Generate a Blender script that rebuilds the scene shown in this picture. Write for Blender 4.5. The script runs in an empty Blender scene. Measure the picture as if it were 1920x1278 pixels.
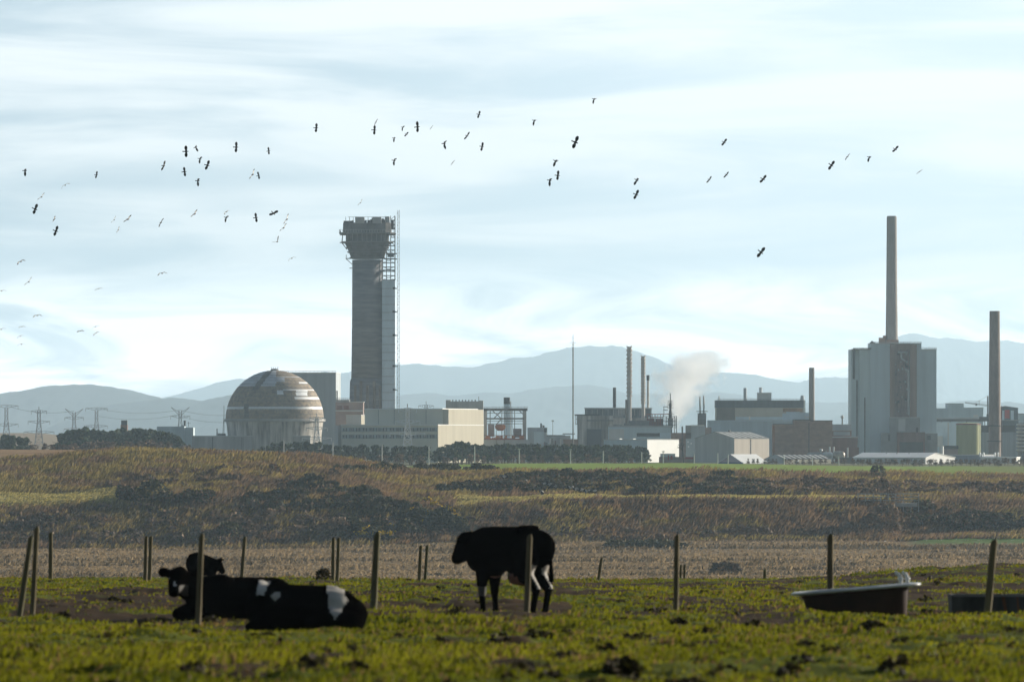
import bpy, math, random
import numpy as np
from mathutils import Vector, Matrix

S = bpy.context.scene
COL = S.collection
F = 10667.0          # focal length in photo pixels (200 mm on 36 mm over 1920 px)
HY = 830.0           # photo row of the eye-level horizon; the eye is the origin
R = math.radians

# ---------------------------------------------------------------- camera
cam = bpy.data.cameras.new('camera')
cam.lens = 200; cam.sensor_width = 36; cam.shift_y = (HY - 639) / 1920
cam.clip_start = 1; cam.clip_end = 250000
cam.dof.use_dof = True; cam.dof.focus_distance = 1400; cam.dof.aperture_fstop = 5.6
camo = bpy.data.objects.new('camera', cam); COL.objects.link(camo)
camo.rotation_euler = (R(90), 0, 0)
S.camera = camo

# ---------------------------------------------------------------- light
SUN_AZ, SUN_EL = 58, 17
sd = Vector((math.sin(R(SUN_AZ)) * math.cos(R(SUN_EL)), math.cos(R(SUN_AZ)) * math.cos(R(SUN_EL)), math.sin(R(SUN_EL))))
sl = bpy.data.lights.new('sun', 'SUN'); sl.energy = 5.0; sl.angle = R(0.5); sl.color = (1, .92, .79)
so = bpy.data.objects.new('sun', sl); COL.objects.link(so)
so.rotation_euler = sd.to_track_quat('Z', 'Y').to_euler()

S.view_settings.view_transform = 'Standard'; S.view_settings.look = 'None'
S.view_settings.exposure = 0.6; S.view_settings.gamma = 1
S.cycles.volume_bounces = 32; S.cycles.max_bounces = 34; S.cycles.diffuse_bounces = 2
S.cycles.glossy_bounces = 2; S.cycles.transparent_max_bounces = 8
S.cycles.use_denoising = True

w = bpy.data.worlds.new('World'); S.world = w; w.use_nodes = True
nt = w.node_tree; N = nt.nodes; L = nt.links; N.clear()
def nd(t, **k):
    n = N.new(t)
    for a, b in k.items(): setattr(n, a, b)
    return n
def mth(op, a, b=None, clamp=False):
    n = N.new('ShaderNodeMath'); n.operation = op; n.use_clamp = clamp
    for i, v in enumerate((a, b)):
        if v is None: continue
        if isinstance(v, (int, float)): n.inputs[i].default_value = v
        else: L.new(v, n.inputs[i])
    return n.outputs[0]
def ramp(v, a, b):
    n = N.new('ShaderNodeMapRange'); n.interpolation_type = 'SMOOTHSTEP'
    L.new(v, n.inputs[0]); n.inputs[1].default_value = a; n.inputs[2].default_value = b
    return n.outputs[0]
def mixc(f, a, b):
    n = N.new('ShaderNodeMix'); n.data_type = 'RGBA'
    for i, v in ((0, f), (6, a), (7, b)):
        if isinstance(v, (int, float)): n.inputs[i].default_value = v
        elif isinstance(v, tuple): n.inputs[i].default_value = (*v, 1)
        else: L.new(v, n.inputs[i])
    return n.outputs[2]
sky = nd('ShaderNodeTexSky', sky_type='NISHITA', sun_disc=False, sun_elevation=R(SUN_EL), sun_rotation=R(SUN_AZ))
tc = nd('ShaderNodeTexCoord')
sep = nd('ShaderNodeSeparateXYZ'); L.new(tc.outputs['Generated'], sep.inputs[0])
X, Y, Z = sep.outputs
def cloud(sx, sz, det, off, dist=0.6, shear=0.0):
    c = nd('ShaderNodeCombineXYZ')
    L.new(mth('MULTIPLY', mth('ADD', X, mth('MULTIPLY', Z, shear)), sx), c.inputs[0]); L.new(mth('MULTIPLY', Z, sz), c.inputs[1]); c.inputs[2].default_value = off
    n = nd('ShaderNodeTexNoise'); n.inputs['Scale'].default_value = 1; n.inputs['Detail'].default_value = det
    n.inputs['Roughness'].default_value = .55; n.inputs['Distortion'].default_value = dist
    L.new(c.outputs[0], n.inputs['Vector']); return n.outputs[0]
veil = ramp(cloud(11, 84, 7, 3.1, .45), .36, .64)             # long thin cloud streaks
bank = ramp(cloud(24, 100, 6, 8.4, .9), .36, .62)          # low banks of cloud above the fells
low = mth('SUBTRACT', 1, ramp(Z, .013, .034))
front = mth('MULTIPLY', ramp(Y, .0, .75), mth('SUBTRACT', 1, ramp(Z, .09, .30)))
# clear air low in front: pale blue white; higher up and behind: the plain Nishita sky
clear = mixc(ramp(mth('ADD', mth('MULTIPLY', X, -1), 0), -.08, .1), (5.9, 7.1, 7.9), (3.7, 4.8, 5.6))
c1 = mixc(mth('MULTIPLY', veil, .9), clear, (8.5, 8.8, 8.9))
c2 = mixc(mth('MULTIPLY', mth('MULTIPLY', low, bank), .95), c1, (30, 28, 25.4))
skyd = nd('ShaderNodeMixRGB', blend_type='MULTIPLY'); skyd.inputs[0].default_value = 1
L.new(sky.outputs[0], skyd.inputs[1]); skyd.inputs[2].default_value = (.5, .5, .5, 1)
fin = mixc(front, skyd.outputs[0], c2)
bg = nd('ShaderNodeBackground'); bg.inputs[1].default_value = .09
L.new(fin, bg.inputs[0])
out = nd('ShaderNodeOutputWorld'); L.new(bg.outputs[0], out.inputs[0])

# ---------------------------------------------------------------- helpers
def tag(o, label=None, cat=None, group=None, kind=None):
    if label: o['label'] = label
    if cat: o['category'] = cat
    if group: o['group'] = group
    if kind: o['kind'] = kind
    return o

MATS = {}
def mat(name, col, rough=.8, var=.18, scale=.25, stretch=(1, 1, 1), bump=0, spec=.3, metal=0, col2=None, transl=0, bscale=3):
    """base colour varied by noise in object space"""
    if name in MATS: return MATS[name]
    m = bpy.data.materials.new(name); m.use_nodes = True; t = m.node_tree
    b = t.nodes['Principled BSDF']; b.inputs['Roughness'].default_value = rough
    b.inputs['Specular IOR Level'].default_value = spec; b.inputs['Metallic'].default_value = metal
    tcn = t.nodes.new('ShaderNodeTexCoord'); mp = t.nodes.new('ShaderNodeMapping'); mp.inputs['Scale'].default_value = stretch
    t.links.new(tcn.outputs['Object'], mp.inputs[0])
    n = t.nodes.new('ShaderNodeTexNoise'); n.inputs['Scale'].default_value = scale; n.inputs['Detail'].default_value = 5
    n.inputs['Roughness'].default_value = .65
    t.links.new(mp.outputs[0], n.inputs['Vector'])
    r = t.nodes.new('ShaderNodeValToRGB'); e = r.color_ramp.elements
    c2 = col2 or tuple(c * (1 - var * 1.3) for c in col)
    e[0].position = .33; e[0].color = (*c2, 1); e[1].position = .67; e[1].color = (*[min(1, c * (1 + var)) for c in col], 1)
    t.links.new(n.outputs[0], r.inputs[0]); t.links.new(r.outputs[0], b.inputs['Base Color'])
    if bump:
        n2 = t.nodes.new('ShaderNodeTexNoise'); n2.inputs['Scale'].default_value = bscale; n2.inputs['Detail'].default_value = 4
        t.links.new(mp.outputs[0], n2.inputs['Vector'])
        bp = t.nodes.new('ShaderNodeBump'); bp.inputs['Strength'].default_value = bump; bp.inputs['Distance'].default_value = .1
        t.links.new(n2.outputs[0], bp.inputs['Height']); t.links.new(bp.outputs[0], b.inputs['Normal'])
    MATS[name] = m; return m

def attr_mat(name, rough=.9, transl=0.0, nscale=0, namp=.3, spec=.1):
    """base colour from the mesh's own plant / soil colour attribute"""
    m = bpy.data.materials.new(name); m.use_nodes = True; t = m.node_tree
    b = t.nodes['Principled BSDF']; b.inputs['Roughness'].default_value = rough; b.inputs['Specular IOR Level'].default_value = spec
    a = t.nodes.new('ShaderNodeAttribute'); a.attribute_name = 'tint'; c = a.outputs['Color']
    if nscale:
        tcn = t.nodes.new('ShaderNodeTexCoord')
        n = t.nodes.new('ShaderNodeTexNoise'); n.inputs['Scale'].default_value = nscale; n.inputs['Detail'].default_value = 6; n.inputs['Roughness'].default_value = .7
        t.links.new(tcn.outputs['Object'], n.inputs['Vector'])
        mr = t.nodes.new('ShaderNodeMapRange'); mr.inputs[1].default_value = .3; mr.inputs[2].default_value = .7
        mr.inputs[3].default_value = 1 - namp; mr.inputs[4].default_value = 1 + namp; t.links.new(n.outputs[0], mr.inputs[0])
        mx = t.nodes.new('ShaderNodeMixRGB'); mx.blend_type = 'MULTIPLY'; mx.inputs[0].default_value = 1
        t.links.new(c, mx.inputs[1]); t.links.new(mr.outputs[0], mx.inputs[2]); c = mx.outputs[0]
    t.links.new(c, b.inputs['Base Color'])
    if transl:
        tr = t.nodes.new('ShaderNodeBsdfTranslucent'); t.links.new(c, tr.inputs[0])
        ms = t.nodes.new('ShaderNodeMixShader'); ms.inputs[0].default_value = transl
        t.links.new(b.outputs[0], ms.inputs[1]); t.links.new(tr.outputs[0], ms.inputs[2])
        t.links.new(ms.outputs[0], t.nodes['Material Output'].inputs[0])
    return m

def link(name, me, parent=None, loc=None):
    o = bpy.data.objects.new(name, me); COL.objects.link(o)
    if parent is not None: o.parent = parent
    if loc is not None: o.location = loc
    return o

def np_mesh(name, verts, faces, mats, tint=None, smooth=False, midx=None):
    """verts (n,3), faces (m,k) arrays -> mesh; tint per-vertex colour"""
    me = bpy.data.meshes.new(name); nv, nf, k = len(verts), len(faces), faces.shape[1]
    me.vertices.add(nv); me.vertices.foreach_set('co', np.asarray(verts, np.float32).ravel())
    me.loops.add(nf * k); me.loops.foreach_set('vertex_index', np.asarray(faces, np.int32).ravel())
    me.polygons.add(nf); me.polygons.foreach_set('loop_start', np.arange(nf, dtype=np.int32) * k)
    me.polygons.foreach_set('loop_total', np.full(nf, k, np.int32))
    if smooth: me.polygons.foreach_set('use_smooth', np.ones(nf, bool))
    for m in (mats if isinstance(mats, (list, tuple)) else [mats]): me.materials.append(m)
    if midx is not None: me.polygons.foreach_set('material_index', np.asarray(midx, np.int32))
    me.update(calc_edges=True)
    if tint is not None:
        a = me.color_attributes.new('tint', 'FLOAT_COLOR', 'POINT')
        c = np.ones((nv, 4), np.float32); c[:, :3] = tint; a.data.foreach_set('color', c.ravel())
    return me

class MB:
    """collects shapes, built as ONE mesh object"""
    def __init__(s): s.v = []; s.f = []; s.mi = []; s.cur = 0
    def _add(s, vs, fs):
        b = len(s.v); s.v += [tuple(v) for v in vs]; s.f += [tuple(b + i for i in f) for f in fs]; s.mi += [s.cur] * len(fs); return s
    def box(s, x0, x1, y0, y1, z0, z1):
        return s._add([(x0, y0, z0), (x1, y0, z0), (x1, y1, z0), (x0, y1, z0), (x0, y0, z1), (x1, y0, z1), (x1, y1, z1), (x0, y1, z1)],
                      [(0, 3, 2, 1), (4, 5, 6, 7), (0, 1, 5, 4), (1, 2, 6, 5), (2, 3, 7, 6), (3, 0, 4, 7)])
    def cyl(s, p, q, r0, r1=None, n=12, cap=True):
        r1 = r0 if r1 is None else r1; p = Vector(p); q = Vector(q); d = (q - p).normalized()
        a = d.orthogonal().normalized(); b = d.cross(a)
        vs = [p + (a * math.cos(t) + b * math.sin(t)) * r0 for t in [2 * math.pi * i / n for i in range(n)]]
        vs += [q + (a * math.cos(t) + b * math.sin(t)) * r1 for t in [2 * math.pi * i / n for i in range(n)]]
        fs = [(i, (i + 1) % n, n + (i + 1) % n, n + i) for i in range(n)]
        if cap: fs += [tuple(range(n - 1, -1, -1)), tuple(range(n, 2 * n))]
        return s._add(vs, fs)
    def bar(s, p, q, w): return s.cyl(p, q, w * .7, w * .7, 4)
    def loft(s, rings, cap=True):
        n = len(rings[0]); vs = [v for r in rings for v in r]
        fs = [(k * n + i, k * n + (i + 1) % n, (k + 1) * n + (i + 1) % n, (k + 1) * n + i) for k in range(len(rings) - 1) for i in range(n)]
        if cap: fs += [tuple(range(n - 1, -1, -1)), tuple(range((len(rings) - 1) * n, len(rings) * n))]
        return s._add(vs, fs)
    def lathe(s, prof, c=(0, 0), n=24):
        return s.loft([[(c[0] + r * math.cos(2 * math.pi * i / n), c[1] + r * math.sin(2 * math.pi * i / n), z) for i in range(n)] for r, z in prof])
    def mesh(s, name, mats, smooth=False):
        me = bpy.data.meshes.new(name); me.from_pydata(s.v, [], s.f)
        for m in (mats if isinstance(mats, (list, tuple)) else [mats]): me.materials.append(m)
        me.polygons.foreach_set('material_index', s.mi)
        if smooth: me.polygons.foreach_set('use_smooth', [True] * len(s.f))
        me.update(); return me
    def build(s, name, mats, parent=None, loc=None, smooth=False):
        return link(name, s.mesh(name, mats, smooth), parent, loc)

def empty(name, loc, label, cat, group=None, rz=0):
    o = bpy.data.objects.new(name, None); COL.objects.link(o); o.location = loc; o.rotation_euler = (0, 0, rz)
    o.empty_display_size = .5
    return tag(o, label, cat, group)

def P(px, py, d): return Vector(((px - 960) / F * d, d, (HY - py) / F * d))

def copy_tree(o, parent=None):
    c = o.copy(); COL.objects.link(c)
    if parent is not None: c.parent = parent
    for ch in list(o.children): copy_tree(ch, c)
    return c

# numpy value noise
def _h(ix, iy, s):
    n = (ix * 374761393 + iy * 668265263 + s * 1274126177) & 0xffffffff
    n = ((n ^ (n >> 13)) * 1274126177) & 0xffffffff
    return ((n ^ (n >> 16)) & 0xffff) / 65535.0
def vnoise(x, y, s=0):
    x = np.asarray(x, float); y = np.asarray(y, float)
    ix = np.floor(x).astype(np.int64); iy = np.floor(y).astype(np.int64); fx = x - ix; fy = y - iy
    fx = fx * fx * (3 - 2 * fx); fy = fy * fy * (3 - 2 * fy)
    a = _h(ix, iy, s); b = _h(ix + 1, iy, s); c = _h(ix, iy + 1, s); d = _h(ix + 1, iy + 1, s)
    return (a * (1 - fx) + b * fx) * (1 - fy) + (c * (1 - fx) + d * fx) * fy
def fbm(x, y, s=0, o=4, g=.5):
    t = 0; a = 1; n = 0
    for i in range(o):
        t = t + a * vnoise(np.asarray(x) * 2 ** i, np.asarray(y) * 2 ** i, s + i * 17); n += a; a *= g
    return t / n
def sst(x, a, b):
    t = np.clip((np.asarray(x, float) - a) / (b - a), 0, 1); return t * t * (3 - 2 * t)
# ================================================================ TERRAIN
rng = np.random.default_rng(5)
CX = np.array([-350, -150, 0, 130, 250, 400, 550, 650, 760, 860, 950, 1300, 1600, 1660, 1700, 1740, 1920, 2300], float)
ND = [  # (distance, photo row) per column for: foot, ledge front, ledge back, crest, behind crest
 [(1470,1030),(1515,938),(1532,930),(1632,875),(1900,842)], [(1470,1030),(1515,938),(1532,930),(1632,875),(1900,842)],
 [(1470,1028),(1515,938),(1532,930),(1632,868),(1900,842)], [(1470,1028),(1515,935),(1532,930),(1632,854),(1900,843)],
 [(1470,1028),(1515,933),(1530,927),(1632,846),(1900,852)], [(1470,1026),(1515,931),(1528,925),(1632,850),(1900,860)],
 [(1470,1024),(1515,936),(1528,926),(1632,858),(1900,866)], [(1470,1022),(1515,940),(1528,930),(1635,867),(1900,870)],
 [(1470,1020),(1515,950),(1530,936),(1638,885),(1900,876)], [(1472,1016),(1512,942),(1535,934),(1640,887),(1900,871)],
 [(1472,1012),(1512,935),(1545,930),(1640,884),(1900,868.5)], [(1472,1010),(1512,933),(1545,929),(1640,885),(1900,867.5)],
 [(1472,1010),(1512,934),(1545,930),(1640,892),(1900,873.5)], [(1472,1010),(1514,936),(1545,931),(1640,893),(1900,875)],
 [(1490,1008),(1524,948),(1545,934),(1640,892),(1900,880)], [(1492,1005),(1526,940),(1545,934),(1640,893),(1900,881)],
 [(1490,1003),(1526,938),(1545,932),(1640,897),(1900,884)], [(1490,1003),(1526,938),(1545,932),(1640,897),(1900,884)]]
ND = np.array(ND, float)                      # col, node, (d, y)
MZ = -27.0; PZ = -9.0
def zfar(px, d):
    px = np.asarray(px, float); d = np.asarray(d, float)
    px, d = np.broadcast_arrays(px, d)
    nodes = [(np.full(px.shape, 1380.0), np.full(px.shape, MZ))]
    for k in range(5):
        dk = np.interp(px, CX, ND[:, k, 0]); yk = np.interp(px, CX, ND[:, k, 1])
        nodes.append((dk, (HY - yk) / F * dk))
    nodes += [(np.full(px.shape, 2200.0), np.full(px.shape, PZ)), (np.full(px.shape, 9000.0), np.full(px.shape, PZ))]
    z = np.full(px.shape, MZ)
    for (d0, z0), (d1, z1) in zip(nodes[:-1], nodes[1:]):
        t = np.clip((d - d0) / (d1 - d0), 0, 1); z = np.where(d >= d0, z0 + (z1 - z0) * t, z)
    x = (px - 960) / F * d
    amp = sst(d, 1440, 1500) * (1 - sst(d, 1640, 1900))
    z = z + amp * ((fbm(x / 18, d / 14, 3, 5) - .5) * 2.3)
    z = z + (fbm(x / 9, d / 25, 9, 3) - .5) * .35
    return z
FLAT = [((945 - 960) / F * 89, 87, 1.6), ((565 - 960) / F * 68.4, 67, 1.7), ((400 - 960) / F * 77, 75, 1.9), ((1606 - 960) / F * 82, 80, 1.7), ((1880 - 960) / F * 84, 82, 1.8)]   # trodden ground under the animals and troughs
def ztop(x, d):
    x = np.asarray(x, float); d = np.asarray(d, float); px = 960 + x / d * F
    z = -1.0 - .018 * np.minimum(d, 168)
    z = z + .5 * sst(px, 1420, 1950) * sst(d, 118, 168)
    z = z + (fbm(x / 7, d / 7, 21, 3) - .5) * .22 * sst(d, 20, 60)
    fl = 0
    for fx, fd, fr in FLAT: fl = np.maximum(fl, 1 - sst(np.hypot(x - fx, (d - fd) * .55), fr * .6, fr * 1.25))
    q = 1 - .9 * fl; z = z - .06 * fl
    z = z + q * (fbm(x / 1.1, d / 1.5, 31, 3) - .5) * .17 + q * (vnoise(x / .33, d / .33, 41) - .5) * .05 + q * np.maximum(fbm(x / .8, d / 1.1, 45, 2) - .64, 0) * .22 + (vnoise(x / .14, d / .2, 47) - .5) * .04 - .01
    e = np.maximum(d - 168, 0)
    return np.maximum(z - e * .09 - np.minimum(e, 12) * .03, MZ)
def gz(x, d):
    """ground height"""
    if d < 430: return float(ztop(x, d))
    return float(zfar(960 + x / d * F, d))
def hit(px, py, d0=1462, d1=1720):
    """first far-ground point seen at a photo pixel"""
    ds = np.linspace(d0, d1, 520); ys = HY - zfar(np.full(520, px), ds) * F / ds
    k = np.nonzero(ys <= py)[0]
    d = float(ds[k[0]]) if len(k) else d1
    return ((px - 960) / F * d, d)

def fan(name, pxs, ds, zf, colf, m, label_kind='structure'):
    A, D = np.meshgrid(pxs, ds); Xw = (A - 960) / F * D; Zw = zf(A, D)
    v = np.stack([Xw.ravel(), D.ravel(), Zw.ravel()], 1); n, k = len(ds), len(pxs)
    i = (np.arange(n - 1)[:, None] * k + np.arange(k - 1)[None]).ravel()
    f = np.stack([i, i + 1, i + 1 + k, i + k], 1)
    c = colf(A, D, Xw).reshape(-1, 3)
    o = link(name, np_mesh(name, v, f, m, c, True)); o['kind'] = label_kind; return o
def mixn(a, b, t): t = np.asarray(t)[..., None]; return np.asarray(a) * (1 - t) + np.asarray(b) * t
SOIL = attr_mat('soil_and_turf', .95, 0, 2.5, .35, .05)
FARG = attr_mat('far_ground', .95, 0, .35, .35, .05)

# -- pasture
def mudm(x, d):
    """bare trodden earth, plus one shaded turf strip coloured as earth: 0 turf .. 1 mud"""
    px = 960 + x / d * F
    n = fbm(x / 1.6, d / 3.2, 51, 4)
    band = sst(d, 73, 80) * (1 - sst(d, 128, 138)) * (.42 + .58 * (1 - sst(px, 300, 620)))
    shade_band = sst(d, 80, 86) * (1 - sst(d, 100, 108)) * .85  # dark strip of turf turned from the sun, its shade painted as mud
    rim = sst(d, 120, 132) * (1 - sst(d, 146, 158)) * sst(px, 700, 900) * (1 - sst(px, 1450, 1600)) * .8
    far = sst(d, 105, 135) * sst(px, 1450, 1560) * .42
    return sst(n + .34 * np.maximum(np.maximum(band, shade_band), np.maximum(rim, far)), .60, .70)
def pcol(A, D, X):
    m = mudm(X, D); g = fbm(X / 2.3, D / 4, 61, 3)
    t = mixn((.060, .085, .008), (.105, .115, .012), g)
    mud = mixn((.016, .011, .006), (.062, .036, .016), fbm(X / 1.1, D / 2, 71, 3))
    return mixn(t, mud, m)
dp = np.concatenate([np.geomspace(12, 36, 40)[:-1], np.geomspace(36, 175, 560), np.linspace(178, 440, 60)])
fan('pasture', np.linspace(-420, 2340, 520), dp, lambda A, D: ztop((A - 960) / F * D, D), pcol, SOIL)

# -- marsh, embankment, plain
def mcol(A, D, X):
    n = fbm(X / 20, D / 60, 81, 4); s = fbm(X / 60, D / 9, 83, 3)
    c = mixn((.16, .11, .062), (.225, .165, .088), n)
    c = mixn(c, (.07, .066, .042), sst(s, .58, .72))
    g = sst(A, 1690, 1740) * (1 - sst(D, 1485, 1500)) * sst(D, 1430, 1452)
    c = mixn(c, (.075, .14, .025), g * .9)
    g2 = np.exp(-((A - 560) / 130) ** 2) * sst(D, 1440, 1462)
    return mixn(c, (.10, .13, .04), g2 * .8)
fan('marsh', np.linspace(-350, 2300, 380), np.concatenate([np.linspace(425, 1000, 40), np.linspace(1010, 1462, 160)]), zfar, mcol, FARG)
def bank_base(A, D, X):
    n = fbm(X / 22, D / 16, 91, 4); n2 = fbm(X / 6, D / 6, 93, 3)
    straw = mixn((.17, .12, .04), (.10, .085, .025), n2)
    brn = mixn((.105, .062, .036), (.14, .085, .048), n2)
    return mixn(straw, brn, sst(n + .10 * sst(A, 700, 1000), .50, .66))
def gmask(A, D):
    """mown / grazed green fields behind the crest"""
    r = sst(A, 720, 800) * sst(D, 1642, 1662)
    cap = np.interp(A, [700, 1150, 1500, 1620, 1780, 1900], [1, 1, 1, 1, .9, .55])
    return r * cap
def ecol(A, D, X):
    c = bank_base(A, D, X)
    top = sst(D, 1508, 1516) * (1 - sst(D, 1538, 1550)) * np.maximum(sst(A, 850, 900) * (1 - sst(A, 1640, 1690)), 1 - sst(A, 240, 300))
    c = mixn(c, (.30, .26, .08), top * .85)
    c = mixn(c, mixn((.15, .24, .025), (.20, .26, .04), fbm(X / 30, D / 60, 95, 3)), gmask(A, D))
    st = (1 - sst(A, 130, 190)) * sst(D, 1640, 1680)
    rows = .5 + .5 * np.sin((D + X * .3) / 4.5)
    c = mixn(c, mixn((.30, .19, .09), (.22, .13, .06), rows), st)
    g = sst(A, 1690, 1730) * (1 - sst(D, 1488, 1496))
    return mixn(c, (.075, .14, .025), g)
fan('embankment', np.linspace(-350, 2300, 560), np.concatenate([np.linspace(1462, 1700, 170), np.linspace(1708, 2210, 60)]), zfar, ecol, FARG)
def plcol(A, D, X):
    c = mixn((.10, .11, .05), (.15, .13, .07), fbm(X / 120, D / 300, 97, 3)); return c
def zplain(A, D):
    z = zfar(A, np.minimum(D, 8000)) + 0 * D
    up = (1 - sst(A, 60, 330)) * sst(D, 3300, 4700) * 17.2
    return z + up
fan('plain', np.linspace(-3500, 5400, 220), np.concatenate([np.linspace(2205, 5200, 80), np.linspace(5400, 20000, 20)]), zplain,
    lambda A, D, X: mixn(plcol(A, D, X), (.26, .20, .13), (1 - sst(A, 60, 330)) * sst(D, 3000, 3600)), FARG)

# -- fells
FELL = {}
def fell(ridge, d, depth, seed, col, rough=5):
    d *= 3.2; depth *= 3.2; rough *= 3.2
    px = np.linspace(ridge[0][0], ridge[-1][0], 260); rx = [r[0] for r in ridge]; ry = [r[1] for r in ridge]
    ty = np.interp(px, rx, ry)
    k = 5; ty = np.convolve(np.pad(ty, k, mode='edge'), np.ones(2 * k + 1) / (2 * k + 1), 'valid')
    top = (HY - ty) / F * d
    ts = np.linspace(0, 1, 70); V = []; T = []
    for t in ts:                               # t=0 foot (near) .. 0.6 ridge .. 1 back
        prof = sst(t / .6, 0, 1) if t < .6 else 1 - .6 * sst((t - .6) / .4, 0, 1)
        dd = d + (t - .6) * depth
        x = (px - 960) / F * d
        n = fbm(x / 700, np.full_like(x, dd / 520), seed, 6, .58) - .5
        ridge_n = (np.abs(fbm(x / 340, np.full_like(x, dd / 1000), seed + 5, 5, .6) - .5)) * 2
        z = -14 + (top + 14) * prof + n * top * .13 * (1 - abs(prof - .5) * 1.2) - ridge_n * top * .34 * prof * (1 - prof) * 3
        z += (fbm(x / 130, np.full_like(x, t * 5), seed + 9, 6, .6) - .5) * rough * prof * 1.9
        V.append(np.stack([x, np.full_like(x, dd), z], 1))
        T.append(mixn(col, tuple(c * .55 for c in col), sst(n + ridge_n * .2, -.05, .18)))
    V = np.concatenate(V); T = np.concatenate(T); kk = len(px); n = len(ts)
    i = (np.arange(n - 1)[:, None] * kk + np.arange(kk - 1)[None]).ravel()
    o = link('hill', np_mesh('hill', V, np.stack([i, i + 1, i + 1 + kk, i + kk], 1), FELLM, T, True)); o['kind'] = 'structure'
FELLM = attr_mat('fellside', .95, 0, .006, .25, .05)
HC = (.042, .054, .058)
fell([(-400, 790), (-60, 748), (0, 738), (60, 733), (90, 722), (115, 719), (165, 721), (230, 728), (262, 738), (290, 744), (330, 758), (420, 790), (520, 832)], 6200, 1500, 11, HC)
fell([(40, 836), (120, 795), (190, 764), (235, 752), (280, 750), (310, 748), (332, 745), (360, 749), (380, 751), (400, 748), (424, 742), (470, 736), (560, 742), (660, 756), (800, 790), (900, 835)], 5600, 1000, 23, HC)
fell([(180, 800), (290, 748), (345, 736), (400, 722), (440, 712), (520, 702), (600, 696), (640, 700), (700, 690), (760, 681), (800, 685), (850, 692), (900, 690), (950, 679), (1000, 667), (1040, 657), (1075, 651), (1100, 648), (1130, 645), (1160, 648), (1190, 655), (1215, 664), (1240, 680), (1270, 694), (1310, 700), (1345, 697), (1380, 703), (1420, 706), (1450, 714), (1490, 718), (1540, 706), (1570, 704), (1610, 708), (1700, 730), (1850, 800)], 10500, 2600, 37, HC, 9)
fell([(640, 790), (730, 745), (800, 735), (860, 740), (905, 733), (960, 734), (1005, 729), (1050, 722), (1090, 719), (1130, 724), (1180, 735), (1260, 742), (1340, 735), (1420, 745), (1480, 756), (1540, 752), (1600, 750), (1700, 765), (1850, 800)], 7600, 1500, 43, HC)
fell([(1585, 820), (1612, 740), (1640, 670), (1664, 640), (1690, 628), (1700, 625), (1725, 630), (1750, 634), (1800, 637), (1850, 641), (1890, 640), (1930, 646), (2000, 660), (2100, 690), (2300, 770)], 12000, 2800, 59, HC, 9)
fell([(1500, 810), (1600, 772), (1700, 757), (1800, 752), (1900, 757), (2000, 765), (2150, 800)], 7000, 1200, 67, HC)
# ================================================================ WORKS: materials
CREAM = mat('cream_render', (.66, .63, .52), .8, .08, .06, (1, 1, .3))
CREAM2 = mat('cream_cladding', (.50, .46, .36), .8, .10, .08, (2, 2, .15))
CONC = mat('grey_concrete', (.42, .41, .39), .9, .25, .12, (1, 1, .12))
STREAK = mat('streaked_concrete', (.50, .47, .42), .9, .40, .5, (1, 1, .05), col2=(.13, .12, .105))
SHAFT = mat('sooty_brick', (.20, .20, .21), .9, .22, .3, (.3, .3, 2.2))
SHAFT2 = mat('pale_brick', (.21, .175, .145), .9, .2, .15, (.5, .5, 1.5))
CLAD = mat('blue_grey_cladding', (.50, .60, .64), .6, .09, .15, (1.6, 1.6, .08))
CLADL = mat('pale_blue_cladding', (.58, .70, .78), .55, .08, .2, (1, 1, .4))
SLATE = mat('slate_grey_cladding', (.42, .46, .48), .7, .1, .1, (2, 2, .1))
PALE = mat('pale_grey_sheet', (.56, .57, .55), .6, .1, .15, (1, 1, .2))
BRICK = mat('brown_brick', (.33, .21, .165), .9, .2, .3, (1, 1, 2))
REDB = mat('red_brown_cladding', (.22, .11, .085), .8, .2, .25, (2, 2, .15))
PINK = mat('pink_render', (.36, .27, .24), .85, .15, .15)
DARK = mat('dark_steel', (.045, .047, .05), .6, .25, .5)
STEEL = mat('weathered_steel', (.17, .17, .165), .6, .25, .5)
GALV = mat('galvanised_steel', (.34, .35, .36), .5, .15, .5, metal=.2)
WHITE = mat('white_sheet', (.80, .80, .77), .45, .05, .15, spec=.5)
GLASS = mat('dark_window', (.03, .036, .045), .2, .2, .6, spec=.5)
ORANGE = mat('orange_plant', (.50, .17, .05), .7, .25, .5)
RED = mat('red_paint', (.42, .05, .035), .6, .15, .4)
RUST = mat('red_oxide_pipework', (.25, .09, .075), .8, .3, .5)
OLIVE = mat('olive_green_tank', (.38, .40, .19), .7, .1, .2, (1.5, 1.5, .15))
ROOFG = mat('grey_roof_sheet', (.17, .175, .17), .6, .15, .25)
BLUE = mat('blue_panel', (.06, .10, .22), .6, .15, .3)
SILVER = mat('silver_vessel', (.55, .56, .56), .35, .08, .4, metal=.3)
TILE = mat('weathered_dome_tile', (.29, .225, .155), .75, .35, .6, (1, 1, 1), col2=(.13, .11, .095))
DGREY = mat('grey_dome_panel', (.52, .53, .55), .6, .15, .3)
LITEBR = mat('pale_chimney_concrete', (.34, .31, .285), .9, .15, .2, (1, 1, .3))

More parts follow.
